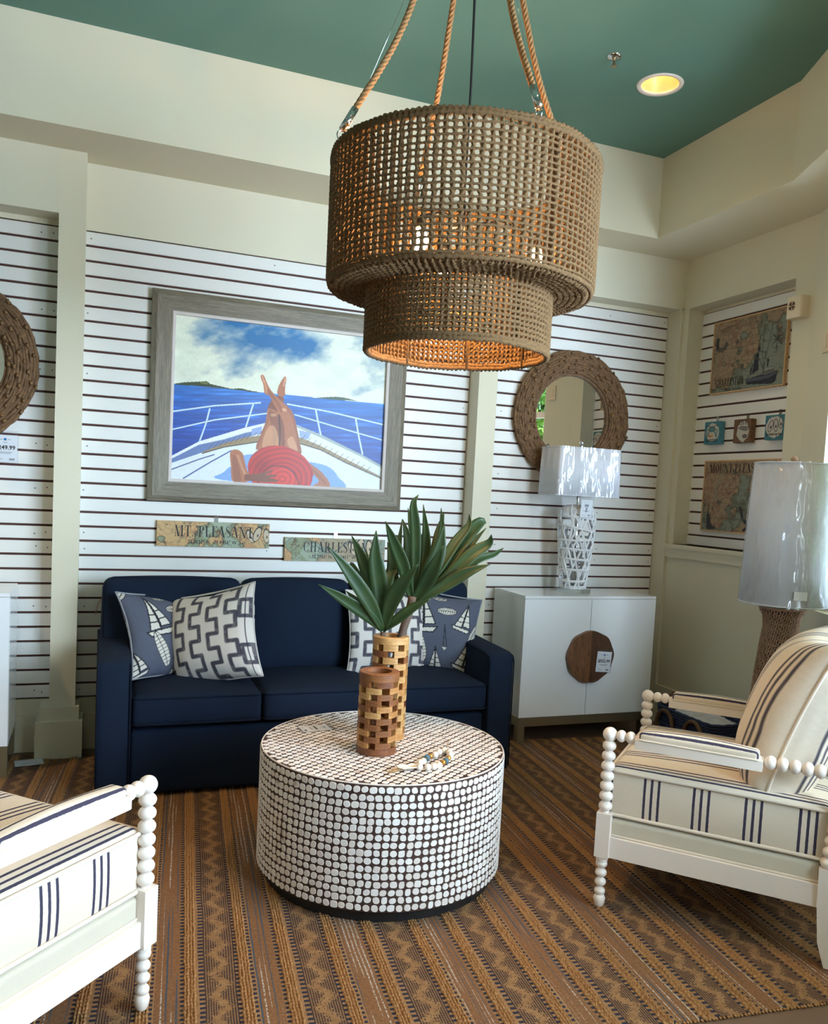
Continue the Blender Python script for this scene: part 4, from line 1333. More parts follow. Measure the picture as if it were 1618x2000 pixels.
    A.line([(806,1000),(806,870),(800,800)], 12, srgb(84,44,34), .8); A.line([(700,560),(712,600)], 6, srgb(230,190,160), .7); A.line([(836,572),(826,620)], 6, srgb(230,190,160), .7)
    A.line([(560,1050),(585,1120),(610,1180)], 12, SK3, .45)
    th = np.linspace(0,2*PI,60)
    hat = [(812+195*math.cos(a)*(1 if math.sin(a)<0 else .98), 1150+163*math.sin(a)+.12*(195*math.cos(a))) for a in th]
    hm = inpoly(X, Y, hat)
    rr = np.hypot((X-825)/190, (Y-1190)/170); st = .5+.5*np.sin(rr*38+fbm(X/60,Y/60,2,9)*2)
    hc = S(196,50,30)*(.74+.34*st)[...,None]*(1.05-.3*np.exp(-((X-700)/60)**2-((Y-1110)/60)**2))[...,None]
    A.mask(hm, hc)
    A.mask(hm & (np.hypot((X-800)/120,(Y-1235)/125) < 1), S(214,66,40)*(.78+.3*st)[...,None])
    A.mask(hm & (np.abs(np.hypot((X-800)/120,(Y-1235)/125)-1) < .05), S(110,28,22), .6)
    A.poly([(600,1165),(660,1162),(720,1150),(765,1132),(765,1145),(720,1166),(780,1164),(800,1172),(745,1185),(800,1196),(800,1208),(730,1212),(640,1205),(600,1200)], SK2)
    A.c *= (.95+.1*fbm(X/9, Y/9, 2, 17))[...,None]
    return np.clip(A.c, 0, 1)**1.22*1.02
nx, ny = 430, 310
c = paint_boat(nx, ny)
gx, gz = np.meshgrid(np.linspace(cx0,cx1,nx), np.linspace(cz0,cz1,ny))
mb = MB().grid(np.stack([gx, np.full_like(gx,-.0125), gz], -1)); mb.col = c.reshape(-1,3)
obj('canvas', mb, M['canvas'], pic, True, True)

# ---------------------------------------------------------------- plank signs with map print
M['mapprint'] = mat_paint('map print on wood', .6, .25)
M['plankedge'] = mat_wood('raw pine edge', srgb(186,146,100), srgb(214,178,132), (2,2,2), 20, .6, .1)
def art_map(w, h, nx, ny, seed, rot=0.0, warm=1.0, extra=None, split=None):
    U, V = np.meshgrid(np.linspace(0,w,nx), np.linspace(0,h,ny))
    s = 1/.11
    c, q = math.cos(rot), math.sin(rot)
    X, Y = (U*c-V*q)*s+seed, (U*q+V*c)*s+seed*1.7
    A = Art(U, V, srgb(200,164,114))
    n1 = fbm(X*1.0, Y*1.0, 5, seed); n2 = fbm(X*2.2+5, Y*2.2, 4, seed+9)
    A.c *= (.9+.2*n2)[...,None]
    A.mask((n2 > .54) & (n2 < .66), srgb(186,128,84), .55*warm)
    land = n1 if split is None else n1+split(U, V)
    A.mask(land < .50, srgb(128,142,112), .9)
    A.mask(land < .43, srgb(158,168,146), .95)
    A.mask(np.abs(land-.50) < .012, srgb(72,62,50), .8)
    A.mask(np.abs(n2-.50) < .010, srgb(92,82,70), .7)
    A.mask(np.abs(fbm(X*1.6+31, Y*1.6+8, 4, seed+30)-.5) < .008, srgb(96,74,56), .7)
    A.mask((land >= .50) & (np.abs(fbm(X*3+3, Y*3+8, 3, seed+40)-.5) < .03), srgb(96,92,72), .45)
    if extra: extra(A)
    return A.c.reshape(-1,3)
def front_grid(x0, x1, z0, z1, y, nx, ny, cols):
    gx, gz = np.meshgrid(np.linspace(x0,x1,nx), np.linspace(z0,z1,ny))
    mb = MB().grid(np.stack([gx, np.full_like(gx,y), gz], -1)); mb.col = cols
    return mb
M['clip'] = mat_clear('clear plastic hook', (.92,.94,.96,1), .25, .1)
def hook(x, z, parent):
    b = MB().box(x-.011, x+.011, -.0045, -.0015, z-.02, z+.03); b.box(x-.011, x+.011, -.014, -.0045, z-.02, z-.016)
    obj('hanging_clip', b, M['clip'], parent, False, True)
def oysters(cx, cz, k):
    def f(A):
        SH, DKK = srgb(196,178,150), srgb(44,38,38)
        for dx, dz, r, rot in ((-.055,.0,.03,.5),(-.02,.012,.033,-.35),(.03,.005,.030,.1)):
            A.ell(cx+dx*k, cz+dz*k, r*.62*k, r*1.35*k, DKK, 1, rot); A.ell(cx+dx*k, cz+(dz-.002)*k, r*.5*k, r*1.15*k, SH, 1, rot)
            A.ell(cx+(dx+.003)*k, cz+(dz-.008)*k, r*.14*k, r*.25*k, DKK, .9, rot)
    return f
def plank_sign(label, x0, x1, z0, z1, text, coord, seed, tx, tw, hookx, extra=None, faint=False):
    o = thing('wooden_sign', label, 'sign', ((x0+x1)/2, 0, z0), 0, 'map plank signs under the painting')
    obj('plank', MB().box(x0, x1, -.020, -.002, z0, z1), M['plankedge'], o, False, True)
    w, h = x1-x0, z1-z0
    nx, ny = 260, 62
    obj('map_print', front_grid(x0+.0006, x1-.0006, z0+.0006, z1-.0006, -.0204, nx, ny, art_map(w, h, nx, ny, seed, .6, 1.0, extra)), M['mapprint'], o, True, True)
    L = letters(text, tw, h*.44, tx, z0+h*.40); L = MB().ext(L, Matrix.Translation((0,-.0208,0)))
    obj('lettering', L, M['ink'], o, False, True)
    T = textmesh(coord, .027, .0003, .95); wd = width_of(T)
    obj('lettering', MB().ext(T, Matrix.Translation((tx+tw/2-wd/2-.01,-.0208,z0+h*.13))), M['ink'], o, False, True)
    hook(hookx, z1+.008, o)
plank_sign('long plank sign lettered MT. PLEASANT, left below the painting', .304, .916, 1.092, 1.230, 'MT. PLEASANT', '32.8231° N, -79.8456° W', 3, .395, .43, .62, oysters(.565,.066,1.05))
def bridge(A):
    for k in (-1, 1):
        A.line([(.22+.16*(k+1)/2,.13),(.30+.1*k,.06)], .003, srgb(80,98,96), .8)
    A.mask(A.X > .20, srgb(132,140,128), .55); A.mask(np.abs(A.Y-.10-.05*np.sin(A.X*18)) < .004, srgb(70,96,98), .7)
    oysters(.47,.08,1.2)(A)
plank_sign('long plank sign lettered CHARLESTON, half behind the plant', 1.008, 1.613, 1.024, 1.159, 'CHARLESTON', '32.7765° N, -79.9411° W', 14, 1.115, .39, 1.31, bridge)
# ---------------------------------------------------------------- price tags
def onx(px, py, x):
    d = CAM_F+CAM_R*(px-809)/1620-CAM_U*(py-1078.5)/1620
    return CAM_P+d*(x-CAM_P[0])/d[0]
def price_tag(label, w, h, price, M4, name='price_tag', dot=False):
    """card in a clear sleeve; local XZ plane facing -Y, origin at the bottom centre"""
    o = thing(name, label, 'price tag'); o.matrix_world = M4
    obj('card', MB().box(-w/2, w/2, -.0006, .0004, 0, h), M['card'], o)
    obj('sleeve', MB().box(-w/2-.006, w/2+.006, -.0022, .0012, -.006, h*1.16), M['sleeve'], o)
    if price:
        T = textmesh(price, h*.21, .0006, 1.0); wd = width_of(T)
        obj('lettering', MB().ext(T, Matrix.Translation((-wd/2,-.0008,h*.47))), M['ink'], o)
    if price or dot:
        obj('logo_dot', MB().add([(h*.05*math.cos(a),-.0009,h*.84+h*.05*math.sin(a)) for a in np.linspace(0,2*PI,14,endpoint=False)],[tuple(range(14))]), M['blueink'], o)
    b = MB()
    if dot:
        for i in range(6): b.box((-.30+.10*i)*w, (-.23+.10*i)*w, -.0009, -.0006, .48*h, .56*h)
    for x0, x1, z in ((-.22,-.10,.83),(.10,.24,.83),(-.08,.10,.72),(-.30,.30,.36),(-.20,.22,.32),(-.34,-.08,.11)):
        b.box(x0*w, x1*w, -.0009, -.0006, z*h, z*h+h*.012)
    for i in range(9): b.box((.18+.025*i)*w, (.18+.025*i+.012)*w, -.0009, -.0006, .07*h, .15*h)
    obj('fine_print', b, M['ink'], o)
    return o
# ---------------------------------------------------------------- white cabinets
M['lacquer'] = mat_plain('white lacquer', srgb(240,241,243), .14, .01, 3.0, coat=.4)
M['champagne'] = mat_plain('champagne metal', srgb(148,134,106), .38, .05, 20, metal=.75)
M['acacia'] = mat_wood('acacia slab', srgb(84,54,36), srgb(132,90,60), (5,5,1.2), 6, .4, .15)
M['acacia_dark'] = mat_wood('darker acacia slab', srgb(58,36,24), srgb(98,64,44), (5,5,1.2), 6, .4, .15)
def cabinet(label, x0, x1, y0, y1, zt, handles):
    o = thing('cabinet', label, 'cabinet', ((x0+x1)/2, (y0+y1)/2, 0), 0, 'white lacquer cabinets along the slat wall')
    zb = .150
    obj('body', MB().box(x0, x1, y0+.021, y1, zb, zt-.018), M['lacquer'], o, False, True)
    obj('top', MB().box(x0-.0, x1+.0, y0+.002, y1, zt-.017, zt), M['lacquer'], o, False, True)
    xm = (x0+x1)/2-.006
    for i, (a, b) in enumerate(((x0+.001, xm-.0015), (xm+.0015, x1-.001))):
        d = obj('door', MB().box(a, b, y0, y0+.019, zb+.001, zt-.019), M['lacquer'], o, False, True)
        if handles:
            r0 = .158; sg = -1 if i == 0 else 1
            pts = []
            rr = random.Random(5)
            for k in range(73):
                t = -PI/2+PI*k/72
                rad = r0*(1+.016*math.sin(2*t+.6)+.016*math.sin(9*t+.7)+rr.uniform(-.003,.003))
                pts.append((xm+sg*(.001+abs(rad*math.cos(t))), .512+rad*math.sin(t)))
            h = MB(); n = len(pts)
            P = pts if sg > 0 else pts[::-1]
            v = [(x,y0-.030,z) for x,z in P]+[(x+(xm-x)*.02,y0-.001,z) for x,z in P]
            h.add(v, [tuple(range(n)), tuple(range(2*n-1,n-1,-1))]+[(k,n+k,n+(k+1)%n,(k+1)%n) for k in range(n)])
            obj('handle', h, M['acacia'] if i == 0 else M['acacia_dark'], d, False, True, label='half-round live-edge wooden pull')
    fr = MB()
    for a, b, c, d in ((x0+.045,x1-.045,y0+.004,y0+.030),(x0+.045,x1-.045,y1-.03,y1-.004),(x0+.004,x0+.03,y0+.04,y1-.04),(x1-.03,x1-.004,y0+.04,y1-.04)):
        fr.box(a, b, c, d, .095, .147)
    obj('apron', fr, M['champagne'], o, False, True)
    for lx in (x0+.002, x1-.047):
        for ly in (y0+.002, y1-.047):
            obj('leg', MB().box(lx, lx+.045, ly, ly+.045, 0, .147), M['champagne'], o, False, True)
    return o
CX0, CX1, CY0, CZT = 2.356, 3.282, -.432, .880
cabinet('white two-door cabinet with round wooden pull under the right mirror', CX0, CX1, CY0, -.03, CZT, True)
cabinet('white cabinet corner at the left frame edge below the other mirror', -1.28, -.372, -.432, -.03, .882, False)
price_tag('price tag reading $552.99 hanging on the round wooden cabinet pull', .103, .125, '$552.99', Matrix.Translation((2.898,CY0-.034,.420)) @ Matrix.Rotation(R_(4),4,'Y'))

# ---------------------------------------------------------------- round rope mirrors
M['seagrass'] = mat_wood('twisted water hyacinth', srgb(70,48,30), srgb(132,98,64), (1,1,1), 42, .8, .8)
M['knot'] = mat_plain('hyacinth knot', srgb(128,96,62), .8, .25, 40, .6, 160)
M['mirror'] = mat_plain('mirror glass', (.93,.94,.94,1), .01, .0, metal=1.0)
def rope_ring(R, r, yc, amp, seed, n=110, k=7):
    rr = np.random.default_rng(seed); ph = rr.uniform(0,6.28,4)
    pts = []
    for a in np.linspace(0,2*PI,n,endpoint=False):
        q = R+amp*(math.sin(9*a+ph[0])+.6*math.sin(23*a+ph[1]))
        pts.append((q*math.cos(a), yc+amp*.8*math.sin(17*a+ph[2]), q*math.sin(a)))
    rad = [r*(1+.16*math.sin(31*i/n*6.28+ph[3])+.10*rr.uniform(-1,1)) for i in range(n)]
    return MB().tube(pts, rad, k, True)
kn = MB()
for a in (-.5, .5):
    kn.tube([(-.010*math.cos(a),.002,-.010*math.sin(a)),(0,-.009,0),(.010*math.cos(a),.002,.010*math.sin(a))], [.0045,.0062,.0045], 6)
kn.ball((0,-.004,0), .0085, 8, 6, (1,.8,.8))
KM = kn.mesh('knot', M['knot'], True)
def rope_mirror(label, cx, cz, seed):
    o = thing('round_mirror', label, 'mirror', (cx, -.002, cz-.43), 0, 'round rope-framed mirrors')
    c = (0, 0, .43)
    rg = random.Random(seed)
    Rs = np.linspace(.284, .412, 10)
    for i, R in enumerate(Rs):
        y = -.030-.016*math.sin(PI*(i+.6)/10.5)
        mb = rope_ring(R, .0105, y, .0022, seed*20+i)
        ro = link('rope_ring', mb.mesh('rope_ring', M['seagrass'], True), o, c)
    obj('backing', MB().ext(MB().lathe([(.262,0),(.262,.028),(.412,.028),(.412,0)], 72), Matrix.Translation(c) @ Matrix.Rotation(PI/2,4,'X')), M['seagrass'], o)
    g = MB().lathe([(1e-4,.012),(.283,.012)], 96)
    obj('glass', MB().ext(g, Matrix.Translation(c) @ Matrix.Rotation(PI/2,4,'X')), M['mirror'], o)
    for i in range(120):
        a = 2*PI*(i*.38197); R = .282+.14*((i*.7548777) % 1)
        f = (R-.284)/.128
        y = -.045-.014*math.sin(PI*min(1,max(0,(f*9+.6)/10.5)))
        ko = link('knot', KM, o, (R*math.cos(a), y, .43+R*math.sin(a)), (0, -a+rg.uniform(-.5,.5)+PI/2, 0))
        ko.scale = (rg.uniform(.8,1.15),)*3
    return o
rope_mirror('round mirror in a knotted rope frame above the white cabinet', 2.838, 1.985, 3)
rope_mirror('round rope-framed mirror cut off by the left frame edge', -.712, 1.985, 8)
price_tag('price tag reading $249.99 hanging below the left mirror', .112, .135, '$249.99', Matrix.Translation((-.437,-.075,1.497)))

# ---------------------------------------------------------------- lattice table lamp on the cabinet
M['shade'] = mat_plain('white fabric shade', srgb(228,228,234), .8, .02, 20, .1, 500)
M['wrap'] = mat_clear('crinkled plastic wrap', (.98,.985,.99,1), .09, .12, .8, 11.0, .30)
M['ceramic'] = mat_plain('white glazed ceramic', srgb(228,229,232), .2, .02)
LX, LY = 2.800, -.225
lamp = thing('table_lamp', 'white lattice table lamp with a plastic-wrapped rectangular shade on the cabinet', 'lamp', (LX, LY, CZT))
oct_ = [(.098*sx*k1, .098*sy*k2) for sx, sy, k1, k2 in ((1,-1,1,.55),(1,1,1,.55),(1,1,.55,1),(-1,1,.55,1),(-1,1,1,.55),(-1,-1,1,.55),(-1,-1,.55,1),(1,-1,.55,1))]
obj('base_block', MB().prism(oct_, .0005, .026), M['acrylic'], lamp)
def lr(t): return float(np.interp(t, [0,.05,.35,.72,.88,.96,1.0], [.078,.082,.096,.114,.116,.104,.078]))
LH = .515
lat = MB()
rg = random.Random(12)
def lpt(a, t, k=1.0): 
    r = lr(t)*k
    return (r*math.cos(a), r*math.sin(a), .028+LH*t)
for i in range(44):
    a0 = 2*PI*i/44+rg.uniform(-.12,.12); sl = (-1)**i*rg.uniform(.45,1.5)
    t0 = rg.uniform(0,.55) if i % 3 else 0; t1 = min(1, t0+rg.uniform(.45,.8))
    ts = np.linspace(t0, t1, 12)
    lat.tube([lpt(a0+sl*(t-t0)*1.6, t) for t in ts], .0068, 6)
for i in range(7):
    t = .10+.125*i
    tilt = rg.uniform(-.05,.05); ph = rg.uniform(0,6)
    lat.tube([lpt(a, min(1,max(0,t+tilt*math.sin(a+ph)))) for a in np.linspace(0,2*PI,40,endpoint=False)], .0076, 6, True)
lat.lathe([(.074,.026),(.080,.026),(.083,.045),(.079,.047)], 40)
lat.lathe([(.112,.028+LH*.90),(.104,.028+LH*.965),(.070,.028+LH*1.0),(.028,.028+LH*1.01),(.001,.028+LH*1.01)], 40)
lo = obj('lattice_body', lat, M['ceramic'], lamp, True); smooth_by_angle(lo.data, 60)
obj('inner_tube', MB().lathe([(.02,.026),(.02,.028+LH)], 20), M['chrome'], lamp, True)
obj('neck', MB().lathe([(.012,.54),(.012,.64),(.008,.66),(.008,.90),(.012,.905),(.014,.915),(.001,.925)], 16), M['chrome'], lamp, True)
def box_shade(hx, hy, z0, z1, top=.97, r=.02):
    s = MB(); p0 = rrect(hx, hy, r, 4); n = len(p0)
    s.v = [(x,y,z0) for x,y in p0]+[(x*top,y*top,z1) for x,y in p0]
    s.f = [(i,(i+1)%n,n+(i+1)%n,n+i) for i in range(n)]; s.mi = [0]*n
    return s
so_ = obj('lamp_shade', box_shade(.226,.121,.60,.895), M['shade'], lamp); smooth_by_angle(so_.data, 30)
md = so_.modifiers.new('t','SOLIDIFY'); md.thickness = .002
for z in (.602, .893):
    k = 1 if z < .7 else .97
    obj('shade_trim', MB().tube([(x*k,y*k,z) for x,y in rrect(.227,.122,.02,4)], .0028, 6, True), M['shade'], lamp, True)
def wrap_sheet(hx, hy, z0, z1, top, amp, seed, r=.03, n=120, m_=30, wob=26):
    base = densify(rrect(hx, hy, r, 5), (hx+hy)*4/n)
    rows = []
    L = len(base)
    for j in range(m_+1):
        f = j/m_; k = 1+(top-1)*f
        row = []
        for i, p in enumerate(base):
            d = amp*(fbm(np.array(i/L*wob+seed), np.array(f*3.2+seed), 3, seed)-.35)*(.35+.65*math.sin(PI*min(1,max(0,f))))
            l = math.hypot(*p)
            row.append((p[0]*k+p[0]/l*float(d), p[1]*k+p[1]/l*float(d), z0+(z1-z0)*f))
        row.append(row[0]); rows.append(row)
    return MB().grid(np.array(rows))
obj('plastic_wrap', wrap_sheet(.229,.124,.598,.898,.97,.014,4), M['wrap'], lamp, True)
obj('finial', MB().ball((0,0,.930), .014, 12, 8), M['chrome'], lamp, True)
lt = price_tag('product tag with a lamp picture hanging on the lattice lamp', .078, .105, '', Matrix.Translation((LX-.022,LY-.128,CZT+.475)) @ Matrix.Rotation(R_(6),4,'X'))

pc = MB().box(-.014, .014, -.0009, -.0006, .062, .078); pc.add([(-.006,-.0009,.058),(.008,-.0009,.058),(.005,-.0009,.030),(-.003,-.0009,.030)], [(3,2,1,0)])
obj('lamp_picture', pc, mat_plain('grey printing ink', srgb(150,154,160), .6), lt)

# ---------------------------------------------------------------- wicker floor lamp
M['wicker'] = mat_plain('brown wicker', srgb(172,138,114), .7, .25, 30, .4, 200)
M['wickerdark'] = mat_plain('dark wicker core', srgb(92,68,54), .8, .2, 30)
FX, FY = 3.135, -1.595
fl = thing('floor_lamp', 'tall floor lamp with a wicker column and plastic-wrapped white shade by the right wall', 'lamp', (FX, FY, -.0118))
def fr_(z): return float(np.interp(z, [0,.02,.35,.62,.80,.90,.955,.985,.992], [.150,.150,.128,.106,.090,.078,.084,.104,.106]))
zs = np.linspace(0, .99, 40)
obj('core', MB().lathe([(fr_(z)-.005, z) for z in zs]+[(1e-4,.985)], 40), M['wickerdark'], fl, True)
wk = MB()
nst = 46
for i in range(nst):       # diagonal strands
    a0 = 2*PI*i/nst
    wk.tube([((fr_(z)-.001)*math.cos(a0+1.5*z*1.6), (fr_(z)-.001)*math.sin(a0+1.5*z*1.6), z) for z in np.linspace(0,.985,30)], .0038, 5)
o = obj('diagonal_strands', wk, M['wicker'], fl, True); o['kind'] = 'stuff'
wk = MB()
for j in range(66):
    z = .008+.0149*j
    pts = [((fr_(z)+.002+.0022*math.sin(nst*a/1+j*PI))*math.cos(a), (fr_(z)+.002+.0022*math.sin(nst*a+j*PI))*math.sin(a), z+.006*math.sin(nst*a/2+j)) for a in np.linspace(0,2*PI,138,endpoint=False)]
    wk.tube(pts, .0024, 4, True)
o = obj('woven_rows', wk, M['wicker'], fl, True); o['kind'] = 'stuff'
obj('rim', MB().tube([(.104*math.cos(a),.104*math.sin(a),.990) for a in np.linspace(0,2*PI,40,endpoint=False)], .006, 6, True), M['wicker'], fl, True)
obj('neck', MB().lathe([(.012,.985),(.012,1.03),(.006,1.04),(.006,1.70)], 14), M['chrome'], fl, True)
FZ0, FZ1 = 1.012, 1.692
sh = obj('lamp_shade', MB().lathe([(.203,FZ0),(.176,FZ1)], 64), M['shade'], fl, True)
md = sh.modifiers.new('t','SOLIDIFY'); md.thickness = .002
for R, z in ((.204,FZ0+.002),(.177,FZ1-.002)):
    obj('shade_trim', MB().tube([(R*math.cos(a),R*math.sin(a),z) for a in np.linspace(0,2*PI,64,endpoint=False)], .003, 6, True), M['shade'], fl, True)
obj('plastic_wrap', wrap_sheet(.207,.207,FZ0-.006,FZ1+.004,.866,.016,9,.2065,150,40,30), M['wrap'], fl, True)
obj('finial', MB().ball((0,0,FZ1+.02), .018, 12, 8, (1,1,.9)), M['wicker'], fl, True)
b = MB().box(-.03,.03,-.0005,.0005,0,.04); 
ct = obj('care_label', b, M['card'], fl); aa = math.atan2(-3.1, -3.13)+.35
ct.location = (.212*math.cos(aa), .212*math.sin(aa), FZ0+.04); ct.rotation_euler = (0,0,aa+PI/2)

# ---------------------------------------------------------------- navy basket in the corner
M['navyrope'] = mat_plain('navy woven rope', srgb(40,52,84), .8, .35, 60, .7, 200)
M['seahandle'] = mat_plain('braided seagrass handle', srgb(96,72,50), .8, .3, 60, .6, 200)
bx0, bx1, by0, by1 = 3.19, 3.50, -1.12, -.60
bas = thing('woven_basket', 'navy woven basket with braided handles on the floor behind the right armchair', 'basket', ((bx0+bx1)/2, (by0+by1)/2, -.0118))
bw = MB()
hx, hy = (bx1-bx0)/2, (by1-by0)/2
for j in range(16):
    k = .86+.14*j/15
    pts = [(x*k, y*k, .012+.0165*j+.002*math.sin(i*2.2)) for i, (x, y) in enumerate(densify(rrect(hx, hy, .07, 5), .02))]
    bw.tube(pts, .0092, 6, True)
bw.prism([(x*.86, y*.86) for x, y in rrect(hx, hy, .07, 5)], .002, .014)
obj('basket_body', bw, M['navyrope'], bas, True)
for hyy in (-.12, .13):
    pts = [(-hx*1.03-.012, hyy+.075*math.cos(t), .15+.10*math.sin(t)) for t in np.linspace(-.3, PI+.3, 18)]
    obj('handle', MB().tube(pts, .012, 8), M['seahandle'], bas, True)
obj('handle', MB().tube([(.06*math.cos(t), hy*1.02+.012, .22+.09*math.sin(t)) for t in np.linspace(-.3, PI+.3, 18)], .012, 8), M['seahandle'], bas, True)
rg = np.random.default_rng(4)
U, V = np.meshgrid(np.linspace(-1,1,24), np.linspace(-1,1,24))
Zp = .215+.05*(1-np.abs(U)**3)*(1-np.abs(V)**3)+.05*(fbm(U*3+5, V*3+5, 3, 2)-.5)
bag = MB().grid(np.stack([U*hx*.82, V*hy*.82, Zp], -1))
bo = obj('wrapped_linen', MB().ext(bag, Matrix.Translation(((bx0+bx1)/2,(by0+by1)/2,-.008))), mat_plain('white plastic-wrapped linen', srgb(206,208,214), .25, .1, 20, .4, 40))
bo.data.polygons.foreach_set('use_smooth', [True]*len(bo.data.polygons))
tag(bo, 'white plastic-wrapped linen filling the navy basket', 'linen')
md = bo.modifiers.new('t','SOLIDIFY'); md.thickness = .05; md.offset = -1
# ---------------------------------------------------------------- wooden map panels on the right wall
def right_thing(name, label, cat, yc, z0, group=None):
    return thing(name, label, cat, (XS, yc, z0), -PI/2, group)
def map_panel(label, y0, y1, z0, z1, seed, extra, split, planks, text, tx, tz, tw, th, sub=None):
    w, h = y0-y1, z1-z0
    o = right_thing('map_panel', label, 'wall art', (y0+y1)/2, z0, 'wooden map panels in the niche')
    ph = h/planks
    nx, ny = 150, max(16, int(150*ph/w))
    full = art_map(w, h, nx, ny*planks, seed, .4, 1.6, extra, split).reshape(ny*planks, nx, 3); full = (full*.75+full.mean(-1, keepdims=True)*.25)*.62
    for k in range(planks):
        p = obj('plank', MB().box(-w/2+.006, w/2-.006, -.0195, -.004, k*ph+.0006, (k+1)*ph-.0006), M['plankedge'], o)
        g = front_grid(-w/2+.006, w/2-.006, k*ph+.0008, (k+1)*ph-.0008, -.0199, nx, ny, full[k*ny:(k+1)*ny].reshape(-1,3))
        obj('map_print', g, M['mapprint'], p, True)
    for a, b, c, d in ((-w/2,w/2,0,.008),(-w/2,w/2,h-.008,h),(-w/2,-w/2+.008,.008,h-.008),(w/2-.008,w/2,.008,h-.008)):
        obj('edge_strip', MB().box(a, b, -.024, -.002, c, d), M['plankedge'], o)
    L = MB().ext(letters(text, tw, th, tx-w/2, tz), Matrix.Translation((0,-.0206,0)))
    obj('lettering', L, M['ink'], o)
    if sub:
        T = textmesh(sub[0], sub[1], 0, .9)
        obj('lettering', MB().ext(T, Matrix.Translation((sub[2]-w/2,-.0206,sub[3]))), M['ink'], o)
    return o
DI = srgb(40,40,58)
def ship(A):      # shrimp boat, compass rose, shrimp
    s = lambda pts: [(x/1618*.80-.095, .455-(y-150+(x-800)*.0)/1618*.72) for x, y in pts]
    HL = srgb(92,98,116)
    f = lambda pts: [(.012+.60*(x-250)/1130, .455*(1-((y-(465-(x-250)*.275))/(1080-(x-250)*-.0)))) for x, y in pts]
    P = lambda pts: [(.62*(x-255)/1150, .455*(1-(y-(455-.262*(x-255)))/(1085+.135*(x-255)))) for x, y in pts]
    A.poly(P([(830,1300),(1000,1250),(1300,1160),(1320,1150),(1285,1330),(1240,1370),(850,1380)]), DI)
    A.poly(P([(830,1290),(1000,1262),(1180,1235),(1300,1180),(1300,1210),(1170,1290),(850,1340)]), HL)
    A.poly(P([(1050,1240),(1110,1120),(1250,1090),(1270,1190),(1150,1230)]), srgb(120,120,120)); A.poly(P([(1080,1180),(1120,1130),(1240,1110),(1240,1125),(1120,1160)]), srgb(190,186,170))
    A.poly(P([(970,900),(1010,900),(1020,1150),(900,1240),(890,1180),(930,1020)]), DI); A.line(P([(940,1000),(920,1200)]), .006, srgb(150,150,140))
    for l, w_ in (([(1070,480),(1060,860),(1100,1200)],.004),([(1190,430),(1130,880),(1090,1120)],.004),([(1000,800),(1000,960)],.006),([(1110,860),(1110,1130)],.005),([(1000,950),(1100,1160)],.004),([(1150,990),(1155,1090)],.012),([(1010,860),(1120,880)],.004)): A.line(P(l), w_, DI)
    A.poly(P([(990,800),(1030,800),(1030,850),(990,850)]), DI); A.poly(P([(1145,985),(1175,985),(1175,1030),(1145,1030)]), DI)
    for l in ([(1285,490),(1262,870)],[(1180,690),(1365,665)],[(1200,600),(1340,750)],[(1215,745),(1330,600)]): A.line(P(l), .006, DI)
    th = np.linspace(0,2*PI,24); c = P([(1273,680)])[0]
    A.line([(c[0]+.05*math.cos(t), c[1]+.05*math.sin(t)) for t in th], .003, srgb(90,88,80), .7)
    for k in range(7):
        a = math.radians(150+k*32); cx, cy = P([(395,720)])[0]
        A.ell(cx+.045*math.cos(a), cy-.012+.045*math.sin(a), .018, .015, srgb(96,86,78) if k > 2 else DI, .9, a)
    for k in range(5): A.line(P([(330+40*k,640),(440+45*k,520-20*k),(600,470)]), .003, srgb(92,62,48), .8)
    A.line(P([(820,1035),(840,1050),(858,1060)]), .004, DI)
map_panel('large wooden map panel lettered CHARLESTON with a shrimp boat', -.327, -.945, 2.172, 2.626, 31, ship,
          lambda U, V: (V-U*.85+.06)*1.1, 5, 'CHARLESTON', .048, .042, .245, .050, ('South Carolina', .026, .135, .012))
def birds(A):
    A.poly([(.05,.03),(.045,.10),(.06,.17),(.075,.14),(.085,.05),(.14,.02),(.09,.012),(.05,.018)], DI); A.poly([(.062,.13),(.072,.20),(.10,.21),(.085,.15),(.07,.10)], srgb(196,170,120))
    A.poly([(.33,.16),(.345,.17),(.36,.15),(.38,.09),(.43,.07),(.52,.10),(.60,.16),(.58,.09),(.50,.05),(.43,.03),(.39,.015),(.37,.02),(.41,.05),(.36,.09)], DI)
    A.line([(.16,.40),(.14,.33),(.11,.27),(.12,.20)], .018, srgb(172,160,124), .9); A.line([(.20,.41),(.16,.36)], .014, srgb(172,160,124), .9)
map_panel('wooden map panel lettered MOUNT PLEASANT behind the floor lamp', -.333, -.962, 1.300, 1.752, 47, birds,
          lambda U, V: (V-U*.7-.0)*.5+.09, 5, 'MOUNT PLEASANT', .050, .372, .50, .056)
